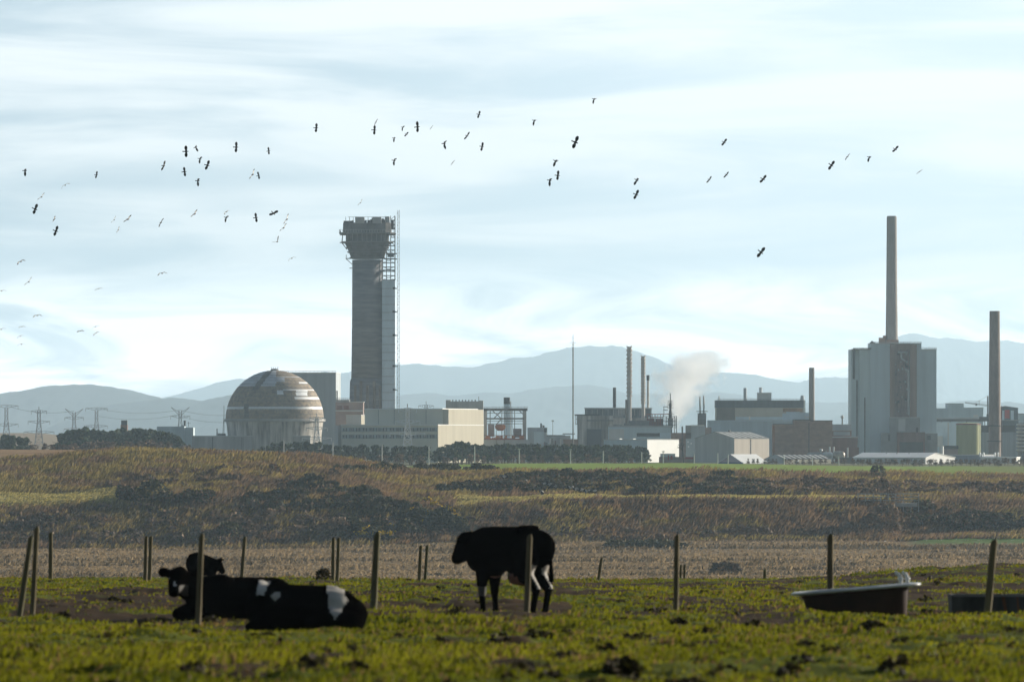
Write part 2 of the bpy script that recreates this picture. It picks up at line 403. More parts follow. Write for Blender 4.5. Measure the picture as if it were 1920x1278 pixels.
class T:
    """a thing laid out in photo pixels at its own distance; x along its front, depth behind it"""
    def __init__(s, name, label, cat, px, d, rot=0, group=None, zb=PZ):
        s.px, s.d, s.k, s.zb = px, d, d / F, zb; s.c = math.cos(R(rot)); s.si = math.sin(R(rot)); s.rot = rot
        s.o = empty(name, ((px - 960) / F * d, d, zb), label, cat, group, -R(rot))
    def x(s, x): return (x - s.px) * s.k / s.c
    def z(s, y): return (HY - y) * s.k - s.zb
    def side(s, pxw): return pxw / s.si            # depth (px) of a side that shows pxw pixels
    def v(s, x, dep, y): return Vector((s.x(x), dep * s.k, s.z(y)))
    def box(s, name, m, boxes, parent=None):
        o = None
        for x0, x1, d0, d1, yt, yb in boxes:
            q = MB().box(s.x(x0), s.x(x1), d0 * s.k, d1 * s.k, 0 if yb is None else s.z(yb), s.z(yt)).build(name, m, parent or s.o); o = o or q
        return o
    def stack(s, name, m, x, dep, yt, yb, r0, r1, parent=None, n=20):
        b = MB(); k = s.k; z0 = 0 if yb is None else s.z(yb); z1 = s.z(yt)
        b.lathe([(r1 * k, z0), ((r0 + r1) / 2 * k, (z0 + z1) / 2), (r0 * k, z1), (r0 * k * .8, z1), (r0 * k * .78, z1 - 1)], (s.x(x), dep * k), n)
        return b.build(name, m, parent or s.o, smooth=False)
    def gable(s, x0, x1, depth, yeave, yridge, mw, mr, frac=.5, thick=.5, over=.6, along=False, strips=0, ms=None):
        """pitched building; gable on the front (along=False) or ridge parallel to the front"""
        k = s.k; a, b = s.x(x0), s.x(x1); D = depth * k; ze, zr = s.z(yeave), s.z(yridge); m = a + (b - a) * frac
        w = MB()
        if not along:
            pr = [(a, 0), (b, 0), (b, ze), (m, zr), (a, ze)]
            w.loft([[(x, y, z) for x, z in pr] for y in (0, D)]); w.build('wall', mw, s.o)
            r = MB(); o = over * k; t = thick * k
            pr = [(a - o, ze - o * .3), (m, zr), (b + o, ze - o * .3), (b + o, ze - o * .3 + t), (m, zr + t), (a - o, ze - o * .3 + t)]
            r.loft([[(x, y, z) for x, z in pr] for y in (-o, D + o)]); rf = r.build('roof', mr, s.o)
        else:
            mm = D * frac; pr = [(0, 0), (D, 0), (D, ze), (mm, zr), (0, ze)]
            w.loft([[(x, y, z) for y, z in pr] for x in (b, a)]); w.build('wall', mw, s.o)
            r = MB(); o = over * k; t = thick * k
            pr = [(-o, ze - o * .3), (mm, zr), (D + o, ze - o * .3), (D + o, ze - o * .3 + t), (mm, zr + t), (-o, ze - o * .3 + t)]
            r.loft([[(x, y, z) for y, z in pr] for x in (b + o, a - o)]); rf = r.build('roof', mr, s.o)
        if strips:
            for i in range(strips):
                q = MB(); f0 = (i + .3) / strips; f1 = (i + .62) / strips; t = thick * k + .06
                y0, y1 = D * f0, D * f1; xa, xb = m + (b - m) * .12, m + (b - m) * .9
                za, zb = zr + (ze - zr) * .12 + t, zr + (ze - zr) * .9 + t
                q._add([(xa, y0, za), (xb, y0, zb), (xb, y1, zb), (xa, y1, za), (xa, y0, za - .03), (xb, y0, zb - .03), (xb, y1, zb - .03), (xa, y1, za - .03)],
                       [(0, 1, 2, 3), (7, 6, 5, 4), (0, 4, 5, 1), (1, 5, 6, 2), (2, 6, 7, 3), (3, 7, 4, 0)])
                q.build('skylight', ms, rf)
        return rf
    def rail(s, name, m, x0, x1, dep, y, h, n, parent=None):
        b = MB(); k = s.k; w = .12
        for i in range(n + 1):
            x = s.x(x0 + (x1 - x0) * i / n); b.box(x - w / 2, x + w / 2, dep * k - w / 2, dep * k + w / 2, s.z(y), s.z(y - h))
        for q in (h * .55, h):
            b.box(s.x(x0), s.x(x1), dep * k - w / 2, dep * k + w / 2, s.z(y - q) - .06, s.z(y - q) + .06)
        return b.build(name, m, parent or s.o)

# ---------------------------------------------------------------- tall filter-topped tower
t = T('filter_tower', 'tall sooty round tower flaring into a wide square head with galleries', 'tower', 688, 2800)
k = t.k; cx, cy = 0, 40 * k
b = MB(); b.lathe([(30.5 * k, t.z(712)), (29.2 * k, t.z(600)), (28.7 * k, t.z(486))], (0, cy), 40); b.build('shaft', SHAFT, t.o, smooth=True)
b = MB(); b.lathe([(34.5 * k, 0), (34.0 * k, t.z(752)), (33 * k, t.z(714)), (30.6 * k, t.z(709))], (0, cy), 40); b.build('plinth', SHAFT, t.o, smooth=True)
b = MB()
for i in range(5):
    a = -2.3 + i * .38; b.cyl((34 * k * math.cos(a), cy + 34 * k * math.sin(a), 0), (33 * k * math.cos(a), cy + 33 * k * math.sin(a), t.z(722 - i % 2 * 8)), .75, n=10)
b.build('buttress', SHAFT2, t.o)
def chs(h, z, c=.22): # chamfered square ring about the shaft
    q = h * (1 - c); return [(x * k, cy + y * k, z) for x, y in ((q, -h), (h, -q), (h, q), (q, h), (-q, h), (-h, q), (-h, -q), (-q, -h))]
b = MB(); b.loft([chs(28.9, t.z(484)), chs(31, t.z(481)), chs(35, t.z(470)), chs(39, t.z(461)), chs(43, t.z(454))]); b.build('corbel', DSH := mat('sooty_concrete', (.10, .098, .095), .9, .3, .35), t.o)
b = MB(); b.loft([chs(40, t.z(453.9)), chs(40, t.z(437))]); gl = b.build('gallery_wall', DSH, t.o)
for i in range(9):
    x = (-36 + 9 * i) * k; MB().box(x - .25, x + .25, cy - 40.6 * k, cy - 39.9 * k, t.z(452), t.z(438)).build('pilaster', STEEL, gl)
b = MB(); b.loft([chs(45, t.z(436.9)), chs(45, t.z(417.5))]); b.build('filter_house', mat('filter_house_wall', (.14, .135, .13), .9, .3, .3), t.o)
for yy, hh, th in ((436, 52, 2.2), (452.5, 48, 1.4), (463, 40.5, .9), (471, 37.5, .9), (481.5, 33, 1.1)):
    b = MB(); b.loft([chs(hh, t.z(yy + th), .15), chs(hh, t.z(yy), .15)]); b.build('ledge', STEEL, t.o)
b = MB()   # ring railing of the main gallery
for sx in range(-50, 51, 5): b.box(sx * k - .08, sx * k + .08, cy - 51.5 * k, cy - 51.2 * k, t.z(436), t.z(431))
b.box(-51 * k, 51 * k, cy - 51.5 * k, cy - 51.2 * k, t.z(431), t.z(430.4)); b.box(-51.5 * k, -51 * k, cy - 51 * k, cy + 51 * k, t.z(431), t.z(430.4))
for sy in range(-50, 51, 6): b.box(-51.5 * k, -51.1 * k, cy + sy * k - .08, cy + sy * k + .08, t.z(436), t.z(431))
b.build('gallery_railing', GALV, t.o)
b = MB(); b.box(-52 * k, -46 * k, cy - 8 * k, cy + 8 * k, t.z(454), t.z(452.6))
for q in (-6, 6): b.bar((-48 * k, cy + q * k, t.z(453)), (-46.5 * k, cy + q * k, t.z(438)), .35); b.bar((-48 * k, cy + q * k, t.z(454)), (-39 * k, cy + q * k, t.z(466)), .35)
b.build('side_platform', DARK, t.o); b = MB()
b.box(-41 * k, -28 * k, cy - 6 * k, cy + 6 * k, t.z(484), t.z(482.6)); b.bar((-40 * k, cy, t.z(484)), (-29 * k, cy, t.z(494)), .3); b.bar((-40 * k, cy, t.z(476)), (-40 * k, cy, t.z(484)), .25)
b.build('side_platform', DARK, t.o); b = MB()
b.box(-34 * k, -28 * k, cy - 5 * k, cy + 5 * k, t.z(502), t.z(500.8)); b.build('side_platform', DARK, t.o)
for x0, x1 in ((666, 683), (698.5, 715)): MB().box(t.x(x0), t.x(x1), cy - 47 * k, cy - 30 * k, t.z(419), t.z(407)).build('filter_box', mat('pale_filter_box', (.42, .42, .42), .7, .1, .2), t.o)
b = MB(); rr = random.Random(3)
for i in range(26):
    x = rr.uniform(-34, 38); y = rr.uniform(-28, 30); h = rr.uniform(4, 11); wq = rr.uniform(.8, 4)
    b.box((x - wq) * k, (x + wq) * k, cy + (y - 3) * k, cy + (y + 3) * k, t.z(417.6), t.z(417.6 - h))
for i in range(12): b.bar(((-40 + i * 7) * k, cy - 30 * k, t.z(417.5)), ((-40 + i * 7) * k, cy - 30 * k, t.z(406)), .22)
b.box(-44 * k, -34 * k, cy - 30 * k, cy + 20 * k, t.z(417.6), t.z(413.5))
b.box(-36 * k, 38 * k, cy - 30.3 * k, cy - 29.9 * k, t.z(406.6), t.z(406)); b.build('roof_plant', DARK, t.o)
b = MB(); b.box(33 * k, 42 * k, cy - 20 * k, cy + 5 * k, t.z(417.6), t.z(405)); b.build('roof_hut', PALE, t.o)
# the lift shaft clad in pale sheet and the open scaffold over it
b = MB(); b.box(28 * k, 52.5 * k, cy - 26 * k, cy - 2 * k, 0, t.z(525)); ls = b.build('lift_shaft', CLADL, t.o)
for i, yy in enumerate(range(540, 775, 15)): MB().box(27.8 * k, 52.8 * k, cy - 26.3 * k, cy - 25.9 * k, t.z(yy + .5), t.z(yy)).build('cladding_joint', STEEL, ls)
for yy in (540, 584, 628, 686, 730):
    b = MB(); b.box(50 * k, 57 * k, cy - 27.5 * k, cy - 24 * k, t.z(yy + 1.2), t.z(yy)); b.box(48 * k, 53.2 * k, cy - 27.5 * k, cy - 26.2 * k, t.z(yy + 1.6), t.z(yy - 2)); b.build('landing', DARK, ls)
b = MB(); xs = (29, 36, 44, 52)
for x in xs:
    for y in (-26, -4): b.bar((x * k, cy + y * k, t.z(525)), (x * k, cy + y * k, t.z(404 if x > 43 else 440)), .38 if x == 52 else .26)
for j, yy in enumerate(range(412, 526, 8)):
    x0 = 29 if yy > 478 else (36 if yy > 455 else 44)
    for y in (-26, -4): b.bar((x0 * k, cy + y * k, t.z(yy)), (52 * k, cy + y * k, t.z(yy)), .28)
    b.bar((x0 * k, cy - 26 * k, t.z(yy)), (52 * k, cy - 26 * k, t.z(yy + (8 if j % 2 else -8))), .2)
for yy, x0, x1 in ((484, 33, 56), (437, 43, 54), (474, 36, 56), (505, 29, 52)): b.box(x0 * k, x1 * k, cy - 28 * k, cy - 4 * k, t.z(yy + 1.4), t.z(yy))
b.box(38 * k, 50 * k, cy - 20 * k, cy - 6 * k, t.z(481), t.z(474)); b.box(44 * k, 50 * k, cy - 22 * k, cy - 6 * k, t.z(427), t.z(412))
b.build('scaffold', DARK, t.o)
# lattice mast standing beside the tower
m_ = T('lattice_mast', 'slim tall lattice mast standing just right of the flaring tower', 'mast', 747, 2795)
b = MB(); k = m_.k; H = m_.z(394); wq = 1.9 * k
for sx in (-1, 1):
    for sy in (-1, 1): b.bar((sx * wq, sy * wq, 0), (sx * wq, sy * wq, H), .13)
n = 82
for i in range(n):
    z0 = H * i / n; z1 = H * (i + 1) / n; s_ = 1 if i % 2 else -1
    for sy in (-1, 1): b.bar((-s_ * wq, sy * wq, z0), (s_ * wq, sy * wq, z1), .1); b.bar((-wq, sy * wq, z0), (wq, sy * wq, z0), .12)
b.build('lattice', STEEL, m_.o)
for yy in (540, 584, 628, 686, 730): MB().bar((-6 * k, -1, m_.z(yy)), (-wq, -1, m_.z(yy)), .16).build('tie', STEEL, m_.o)

# ---------------------------------------------------------------- dome
t = T('domed_reactor', 'huge weathered domed building of brown and white panels on a round concrete drum', 'domed building', 515, 2720)
k = t.k; Rk = 92 * k; zc = t.z(786); nl, nn = 60, 200; V = []; Fq = []; MI = []; rr = random.Random(8)
for i in range(nl):
    la = math.pi / 2 * i / nl
    for j in range(nn): lo = 2 * math.pi * j / nn; V.append((Rk * math.cos(la) * math.cos(lo), Rk * math.cos(la) * math.sin(lo), zc + Rk * math.sin(la) * 1.0))
for i in range(nl - 1):
    for j in range(nn):
        Fq.append((i * nn + j, i * nn + (j + 1) % nn, (i + 1) * nn + (j + 1) % nn, (i + 1) * nn + j))
        la = math.pi / 2 * (i + .5) / nl; lo = 2 * math.pi * (j + .5) / nn
        x = 515 + 92 * math.cos(la) * math.cos(lo); y = 786 - 92 * math.sin(la); fr = math.sin(lo) < .25
        mi = 0
        if 761.4 < y < 767.2: mi = 2
        if y < 708 or (y < 724 and x < 520): mi = 1
        if y < 716 and x < 536: mi = 1
        dl = (x - 500) + (y - 708) * .72
        if y < 731 and -9 < dl < 3: mi = 3
        if y < 706 and x > 519: mi = 0
        if 440 < 0: mi = 0
        if 461 < x < 470 and 758 < y < 783: mi = 3
        if fr:
            if 522 < x < 533.5 and 731 < y < 741: mi = 2
            if 557 < x < 578 and 732 < y < 742: mi = 2
            if 534 < x < 592 and 729.4 < y < 731.6: mi = 2
            if 555 < x < 600 and 744.5 < y < 748.5: mi = 2
            if 562 < x < 577 and 715.5 < y < 718.6: mi = 2
            if x > 572 and (750 < y < 760) and (int(y) % 4 < 2) and rr.random() < .5: mi = 4
        if mi == 0 and rr.random() < .13: mi = 4
        MI.append(mi)
V.append((0, 0, zc + Rk)); 
me = np_mesh('shell', np.array(V), np.array(Fq), [TILE, DGREY, mat('white_dome_panel', (.82, .83, .83), .45, .06, .3), mat('stained_dome_tile', (.16, .145, .13), .8, .3, .5), mat('tan_dome_tile', (.36, .28, .18), .75, .25, .6)], None, False, MI)
link('shell', me, t.o)
b = MB(); b.lathe([(8 * k, zc + Rk * .985), (7 * k, zc + Rk + .6), (.1, zc + Rk + .9)], n=16)
for j in range(10): a = j * .628; b.bar((7 * k * math.cos(a), 7 * k * math.sin(a), zc + Rk * .99), (7 * k * math.cos(a), 7 * k * math.sin(a), zc + Rk + 1.6), .1)
b.build('crown_railing', STEEL, t.o)
b = MB()
for la in [R(q) for q in (6, 15, 22, 28, 34, 40, 46, 52, 58, 64, 70, 76)]:
    r = Rk * math.cos(la) + .05; z = zc + Rk * math.sin(la); b.lathe([(r, z - .08), (r + .12, z), (r, z + .1)], n=96)
b.build('panel_seam', STEEL, t.o)
b = MB(); b.lathe([(92 * k, zc - 1.1), (95 * k, zc - .9), (95 * k, zc + .15), (92.2 * k, zc + .2)], n=72); b.build('ring_walkway', CONC, t.o)
b = MB(); b.lathe([(86 * k, 0), (88 * k, t.z(815)), (91 * k, zc - 1.0)], n=72); b.build('drum', STREAK, t.o)
b = MB()
b.bar((-95 * k, 0, t.z(823)), (-95 * k, 0, t.z(760)), .25); b.bar((-98 * k, 0, t.z(823)), (-95 * k, 0, t.z(775)), .2)
b.box(-106 * k, -92 * k, -12 * k, 8 * k, 0, t.z(812)); b.box(-109 * k, -107 * k, -2 * k, 2 * k, 0, t.z(803)); b.build('side_plant', STEEL, t.o)
# annex walls in front of the drum
t = T('annex', 'long low grey annex in front of the dome drum', 'building', 360, 2700)
t.box('wall', CONC, [(360, 582, 0, 70, 818, None)]); t.box('roof', PALE, [(359, 583, -1, 71, 816.4, 818)])
for i, x in enumerate((398, 452, 455, 505, 545)): t.box('pilaster', STEEL, [(x, x + 1.2, -.8, -.02, 819, None)])
# tall slab behind the dome
t = T('slab_building', 'tall plain slate grey slab building half hidden behind the dome', 'building', 520, 2860, 4)
t.box('wall', SLATE, [(520, 630, 0, 90, 699.5, None)]); t.box('roof', PALE, [(519.5, 630.5, -1, 91, 698, 699.5)]); t.rail('roof_railing', GALV, 520, 630, 2, 698, 3, 16)
t.box('corner_post', DARK, [(631, 633, 2, 5, 732, None)])
# stacked pink block below the tower
t = T('pink_block', 'stepped pinkish block with flat roofs at the foot of the flaring tower', 'building', 629, 2760)
t.box('wall', PINK, [(629, 681, 4, 60, 754, None)]); t.box('lower_wall', PINK, [(630, 665, 0, 3.9, 778, None)]); t.box('ledge', PALE, [(629, 680, -1, 4.2, 768.5, 771)])
for x in (632, 644): t.box('window', REDB, [(x, x + 10, 3.6, 3.98, 760, 768)])
t.box('roof_hut', CONC, [(630, 655, 10, 40, 749, 754)]); t.rail('roof_railing', GALV, 630, 655, 6, 750, 4, 7)
t.box('roof', PALE, [(656, 682, 3, 61, 752.5, 754)])
t = T('box_store', 'small grey box building with one pale sunlit end beside pink block', 'building', 649, 2735, 24)
t.box('wall', SLATE, [(649, 677, 0, t.side(11), 778, None)]); t.box('roof', PALE, [(648.5, 677.5, -1, t.side(11) + 1, 777, 778)])
t.box('end_panel', CREAM2, [(677.01, 677.4, .5, t.side(11) - .5, 778.4, 806)])
# cream office block with an upper hall
t = T('office_block', 'long cream office block with two rows of windows and taller hall', 'office building', 640, 2640, 25)
D = t.side(84); W2 = 822
wl = t.box('wall', CREAM, [(640, 822, 0, D, 797, None)]); t.box('roof', WHITE, [(639.5, 822.5, -1.5, D + 1, 795.6, 797)])
t.box('end_wall', CREAM2, [(822.02, 822.4, 0, D, 797.2, None)])
for row, yy in enumerate((802, 815)):
    for i in range(14):
        x = 643 + i * 12.7
        f = t.box('window', GLASS, [(x, x + 7.5, -.4, -.02, yy, yy + 6)]); t.box('frame', PALE, [(x + 2.3, x + 3.0, -.7, -.42, yy, yy + 6), (x + 4.8, x + 5.5, -.7, -.42, yy, yy + 6)], f)
    t.box('window_band', mat('blue_grey_band', (.30, .34, .35), .7, .1, .2), [(641, 821, -.15, -.015, yy - .6, yy + 6.6)])
t.box('upper_hall', CREAM, [(664, 811, 45, D, 767, 795.6)]); t.box('upper_roof', WHITE, [(663.5, 811.5, 44, D + .6, 765.6, 767)])
t.box('upper_end_wall', CREAM2, [(811.02, 822.3, 45.5, D - .2, 767.2, 795.5)]);
t.box('hall_joint', STEEL, [(x, x + .6, 44.6, 44.98, 768, 795.5) for x in (690, 720, 750, 780)])
t.box('stair_tower', PALE, [(628, 634, 0, 20, 797, None)])
t = T('rear_block', 'grey block with nubs along its parapet rising behind the cream offices', 'building', 836, 2900)
t.box('wall', CONC, [(836, 906, 0, 60, 752, None)]); t.box('parapet', CONC, [(836, 845, -1, 61, 749.5, 752), (897, 906, -1, 61, 750.5, 752)])
t.box('roof_vent', STEEL, [(x, x + 2, 3, 6, 749, 752) for x in range(848, 895, 6)] + [(897, 898, 3, 5, 743, 752)])

# ---------------------------------------------------------------- open steel frame
t = T('steel_frame', 'open rust stained steel frame of tall columns and beams beside cream offices', 'steel frame', 908, 2690)
for x, wq in ((907, 6), (980, 7)): t.box('column', CONC, [(x, x + wq, 0, 8, 766, None), (x, x + wq, 52, 60, 766, None)])
t.box('beam', STEEL, [(907, 989, 0, 4, 765, 770), (907, 989, 52, 56, 765, 768), (912, 982, 0, 3, 783, 786), (912, 982, 52, 55, 783, 785)])
b = MB(); k = t.k
for x in (919, 941, 960, 965): b.bar(t.v(x, 20, 830), t.v(x, 20, 768), .35)
for x0, y0, x1, y1 in ((924, 770, 940, 784), (940, 770, 926, 784), (972, 768, 981, 776), (940, 785, 930, 796)): b.bar(t.v(x0, 4, y0), t.v(x1, 4, y1), .4)
for y in (774, 789, 794): b.bar(t.v(912, 22, y), t.v(982, 22, y), .25)
b.build('brace', STEEL, t.o); t.rail('top_railing', GALV, 907, 989, 2, 765, 2.8, 14)
t.box('plinth', SLATE, [(905, 991, -3, 62, 824, None)])
t = T('orange_hopper', 'orange hopper standing inside the open steel frame', 'hopper', 938, 2680)
b = MB(); k = t.k; b.loft([[(x * q * k, y * q * k + 5, t.z(yy)) for x, y in ((-10, -10), (10, -10), (10, 10), (-10, 10))] for yy, q in ((807, .5), (803, .95), (797, 1), (795, .6))]); b.build('bin', ORANGE, t.o)
t.box('leg', STEEL, [(930, 931, -4, -3, 806, None), (945, 946, -4, -3, 806, None)])
t = T('orange_plant', 'low band of orange pipework and decks along the base of steel frame', 'pipework', 910, 2678)
rr = random.Random(4); bb = []
for i in range(46):
    x = rr.uniform(908, 982); h = rr.uniform(2, 9); bb.append((x, x + rr.uniform(1.5, 6), rr.uniform(0, 3), rr.uniform(4, 12), 824 - h, 824))
t.box('pipe_bank', ORANGE, bb[:30]); t.box('deck', RUST, [(908, 984, -1, 14, 815.5, 816.6), (908, 984, -1, 14, 821, 824)]); t.box('tank', mat('grey_purple_tank', (.22, .18, .19), .8, .2, .3), [(915, 927, 6, 20, 795, 818), (962, 978, 6, 20, 803, 820)])
t = T('twin_flue', 'twin dark tipped flue rising through the open steel frame', 'chimney', 950, 2700)
for x in (947.5, 953): t.stack('flue', CLADL, x, 30, 745, None, 3, 3); t.stack('flue_tip', DARK, x, 30, 744.5, 757, 3.2, 3.2)
t.box('flue_back', WHITE, [(956.5, 958.5, 29, 33, 752, None)])
t = T('control_building', 'low grey building with a small dark stack right of the steel frame', 'building', 989, 2720)
t.box('wall', SLATE, [(989, 1026, 0, 40, 801, None)]); t.box('front_hut', CLAD, [(1001, 1020, -12, -.1, 809, None)])
t.box('roof_plant', STEEL, [(1013, 1016, 5, 9, 793, 801), (1018, 1021, 8, 12, 797, 801), (1020, 1025, -4, -1, 802, 810)]); t.box('vent', WHITE, [(1016.2, 1017.8, 4, 7, 796, 801), (1023.6, 1026.2, -3, -1.5, 806, 816)])
t = T('pipe_yard', 'cluttered yard of small huts and pipe bridges before guyed mast', 'plant', 992, 2660)
rr = random.Random(12); cols = [STEEL, CLAD, PALE, SLATE, BRICK, ORANGE, WHITE]
for i in range(46):
    x = rr.uniform(992, 1080); h = rr.uniform(3, 17) if x > 1020 else rr.uniform(2, 9); wq = rr.uniform(1, 5); y0 = rr.uniform(0, 30)
    t.box('hut', cols[min(6, int(rr.random() ** 1.5 * 7))], [(x, x + wq, y0, y0 + wq, 838 - h, None)])
t.box('pipe_bridge', STEEL, [(1025, 1060, 10, 12, 815, 817), (1055, 1078, 14, 16, 812, 814)]); t.box('wall', SLATE, [(1026, 1070, 31, 50, 816, None)]); t.box('brick_store', BRICK, [(1056, 1084, 2, 9, 823, None)])
t = T('guyed_mast', 'very thin tall grey radio mast with a short crossbar near its top', 'mast', 1074.5, 2600)
b = MB(); k = t.k; b.cyl((0, 0, 0), (0, 0, t.z(650)), .32, .28, 8); b.cyl((0, 0, t.z(650)), (0, 0, t.z(627)), .16, .1, 6); b.build('pole', STEEL, t.o)
b = MB(); b.bar((-6 * k, 0, t.z(642)), (6 * k, 0, t.z(642)), .16); b.bar((-2 * k, 0, t.z(646)), (2 * k, 0, t.z(646)), .3); b.build('crossbar', STEEL, t.o)
t = T('site_lamp', 'tall double headed lamp on a thin pole in the pipe yard', 'lamp post', 1036.5, 2640)
b = MB(); b.cyl((0, 0, 0), (0, 0, t.z(789)), .16, .1, 8); b.build('pole', STEEL, t.o); b = MB(); b.box(-1 * t.k * 2, 1 * t.k * 2, -.4, .4, t.z(790), t.z(787.5)); b.build('lamp_head', PALE, t.o)

# ---------------------------------------------------------------- processing hall with spiral stacks
t = T('processing_hall', 'streaked beige processing hall with glazed upper storey and dark door', 'building', 1080, 2760)
t.box('wall', STREAK, [(1083, 1150, 0, 60, 779, None)]); t.box('roof_edge', DARK, [(1078, 1124, -2, 60, 776.4, 778.6)])
t.box('side_gantry', STEEL, [(1079, 1080, 0, 2, 778.7, 796), (1081.6, 1082.6, 0, 2, 778.7, 796), (1079, 1082.6, 0, 2, 785, 786), (1079, 1082.6, 0, 2, 794, 795)])
t.box('awning', ROOFG, [(1100, 1150, -5, -.1, 787, 789)]); t.box('door', mat('charcoal_cladding', (.075, .085, .10), .7, .1, .2), [(1100, 1128, -4, -.05, 804, None)])
t.box('upper_storey', STREAK, [(1150.1, 1222, 8, 60, 783, None)])
g = t.box('glazed_storey', mat('sooty_glazing', (.13, .155, .17), .3, .25, .3, (3, 3, .2)), [(1097, 1222, 14, 55, 766, 783)]); t.box('mullion', PALE, [(x, x + .7, 13.6, 13.98, 767, 779) for x in range(1100, 1222, 10)], g)
t.box('roof', PALE, [(1096, 1223, 12, 57, 764, 766)])
t = T('red_pipe_gantry', 'dull red pipe gantry running right from the glazed storey', 'pipework', 1205, 2740)
rr = random.Random(7); t.box('pipe', RUST, [(1212, 1256, 6, 8, 775.4, 777), (1214, 1244, 3, 5, 781, 783), (1214, 1243, 2, 4, 786, 787.4), (1222, 1240, 1, 3, 791, 792.5)] )
t.box('post', RUST, [(x, x + 1, 4, 6, 776, None) for x in range(1213, 1245, 5)]); t.box('tank', mat('plum_tank', (.2, .12, .13), .8, .2, .3), [(1213, 1243, 10, 24, 784, None)]); t.box('lagging', WHITE, [(1227, 1229, 0, 2, 777.6, 790), (1216, 1218, 1, 2.5, 781, 785)])
def spiral(label, x, yt, yb, r, d, turns):
    t = T('spiral_stack', label, 'chimney', x, d); b = MB(); k = t.k
    b.lathe([(r * k, 0), (r * k, t.z(yt + 1.5)), (r * k * .85, t.z(yt + 1.5)), (r * .84 * k, t.z(yt + 4))], n=18); st = b.build('flue', PALE2, t.o)
    b = MB(); H0, H1 = t.z(yt + (yb - yt) * .62), t.z(yt + 1)
    n = turns * 14
    for s in range(2):
        b = MB()
        for i in range(n):
            a0 = i / 14 * 2 * math.pi + s * math.pi; a1 = (i + 1.05) / 14 * 2 * math.pi + s * math.pi; z0 = H0 + (H1 - H0) * i / n; z1 = H0 + (H1 - H0) * (i + 1) / n
            b.bar((r * k * 1.12 * math.cos(a0), r * k * 1.12 * math.sin(a0), z0), (r * k * 1.12 * math.cos(a1), r * k * 1.12 * math.sin(a1), z1), .5)
        b.build('spiral_strake', PALE2, t.o)
    return t
PALE2 = mat('pale_stack_steel', (.58, .53, .48), .6, .12, .4)
spiral('tallest pale spiral straked stack above the beige hall', 1180, 648, 800, 4.1, 2745, 6)
spiral('second spiral straked stack, shorter and slimmer, right of tallest', 1206, 666, 810, 3.3, 2740, 7)
t = T('dark_flue', 'short dark flue standing on the glazed roof left of spiral stacks', 'chimney', 1152.5, 2780); t.stack('flue', DARK, 1152.5, 20, 726, 766, 3, 3)
t = T('stub_flue', 'short stub flue hugging the tallest spiral stack', 'chimney', 1174.5, 2744); t.stack('flue', SHAFT2, 1174.5, 0, 749, None, 2.2, 2.2)
t = T('dark_tipped_flue', 'slim flue with a black tip behind the spiral stacks', 'chimney', 1215, 2775); t.stack('flue', PALE2, 1215, 0, 704, None, 2.2, 2.5); t.stack('flue_tip', DARK, 1215, 0, 703, 713, 3, 2.7)
t = T('grey_plant_block', 'blue grey block with a dark window strip behind white warehouse', 'building', 1141, 2700)
t.box('wall', CLAD, [(1141, 1258, 0, 50, 800, None)]); t.box('left_wing', PALE, [(1142, 1170, -4, -.05, 803.5, None)]); t.box('roof', GALV, [(1141, 1259, -1, 51, 797.6, 800)]); t.box('roof_plant', STEEL, [(1150, 1166, 5, 20, 795.5, 797.6), (1170, 1200, 8, 22, 793, 797.6), (1180, 1218, 25, 40, 788, 797.6)])
t.box('window_strip', DARK, [(1194, 1237, -.5, -.02, 811.5, 818)]); t.box('panel', CLADL, [(1237.2, 1258, -.5, -.02, 811, 822)]); t.box('right_wing', BRICK, [(1258.2, 1299, 4, 40, 811, None)])
t = T('distillation_column', 'dark distillation column with ringed platforms rising in front of white steam', 'process column', 1257, 2715)
b = MB(); k = t.k; b.lathe([(3.2 * k, 0), (3.2 * k, t.z(775)), (2.2 * k, t.z(768)), (2.0 * k, t.z(757)), (1.0 * k, t.z(754)), (.8 * k, t.z(737))], n=14); b.build('vessel', DARK, t.o)
b = MB()
for yy, r in ((752, 3.5), (758, 5), (764, 5.5), (775, 7), (783, 10), (790, 11)): b.lathe([(r * k, t.z(yy + .8)), (r * k, t.z(yy))], n=12)
for a in range(6): b.bar((5 * k * math.cos(a), 5 * k * math.sin(a), t.z(764)), (5 * k * math.cos(a), 5 * k * math.sin(a), t.z(750)), .12)
b.build('platform', STEEL, t.o)
t.box('frame', DARK, [(x, x + .8, y, y + 1, 780, None) for x in (1243, 1249, 1264, 1268) for y in (-6, 8)] + [(1243, 1269, -6, -5, yy, yy + 1) for yy in (780, 788, 796)] + [(1243, 1252, -6, 3, 762, 763), (1244, 1252, -6, 3, 768, 769), (1244, 1245, -6, -5, 762, 780)])
t.box('pipe', PALE, [(1246, 1247.5, -7, -6.1, 782, 800), (1266, 1267.5, -7, -6.1, 784, 803)])
t.box('drum', STEEL, [(1252, 1262, -5, 4, 784, 801)])
t = T('white_warehouse', 'long low warehouse with a dazzling white sunlit end wall behind pines', 'warehouse', 1132, 2620, 33)
D = t.side(62); t.box('wall', CLAD, [(1132, 1212, 0, D, 824.5, None)]); t.box('roof', PALE, [(1131.5, 1212.5, -1, D + .5, 823.2, 824.5)]); t.box('end_wall', WHITE, [(1212.02, 1212.5, .2, D - .2, 824.7, None)]); t.box('roof_light', WHITE, [(x, x + 6, 10, 20, 822, 823.2) for x in (1150, 1175)])
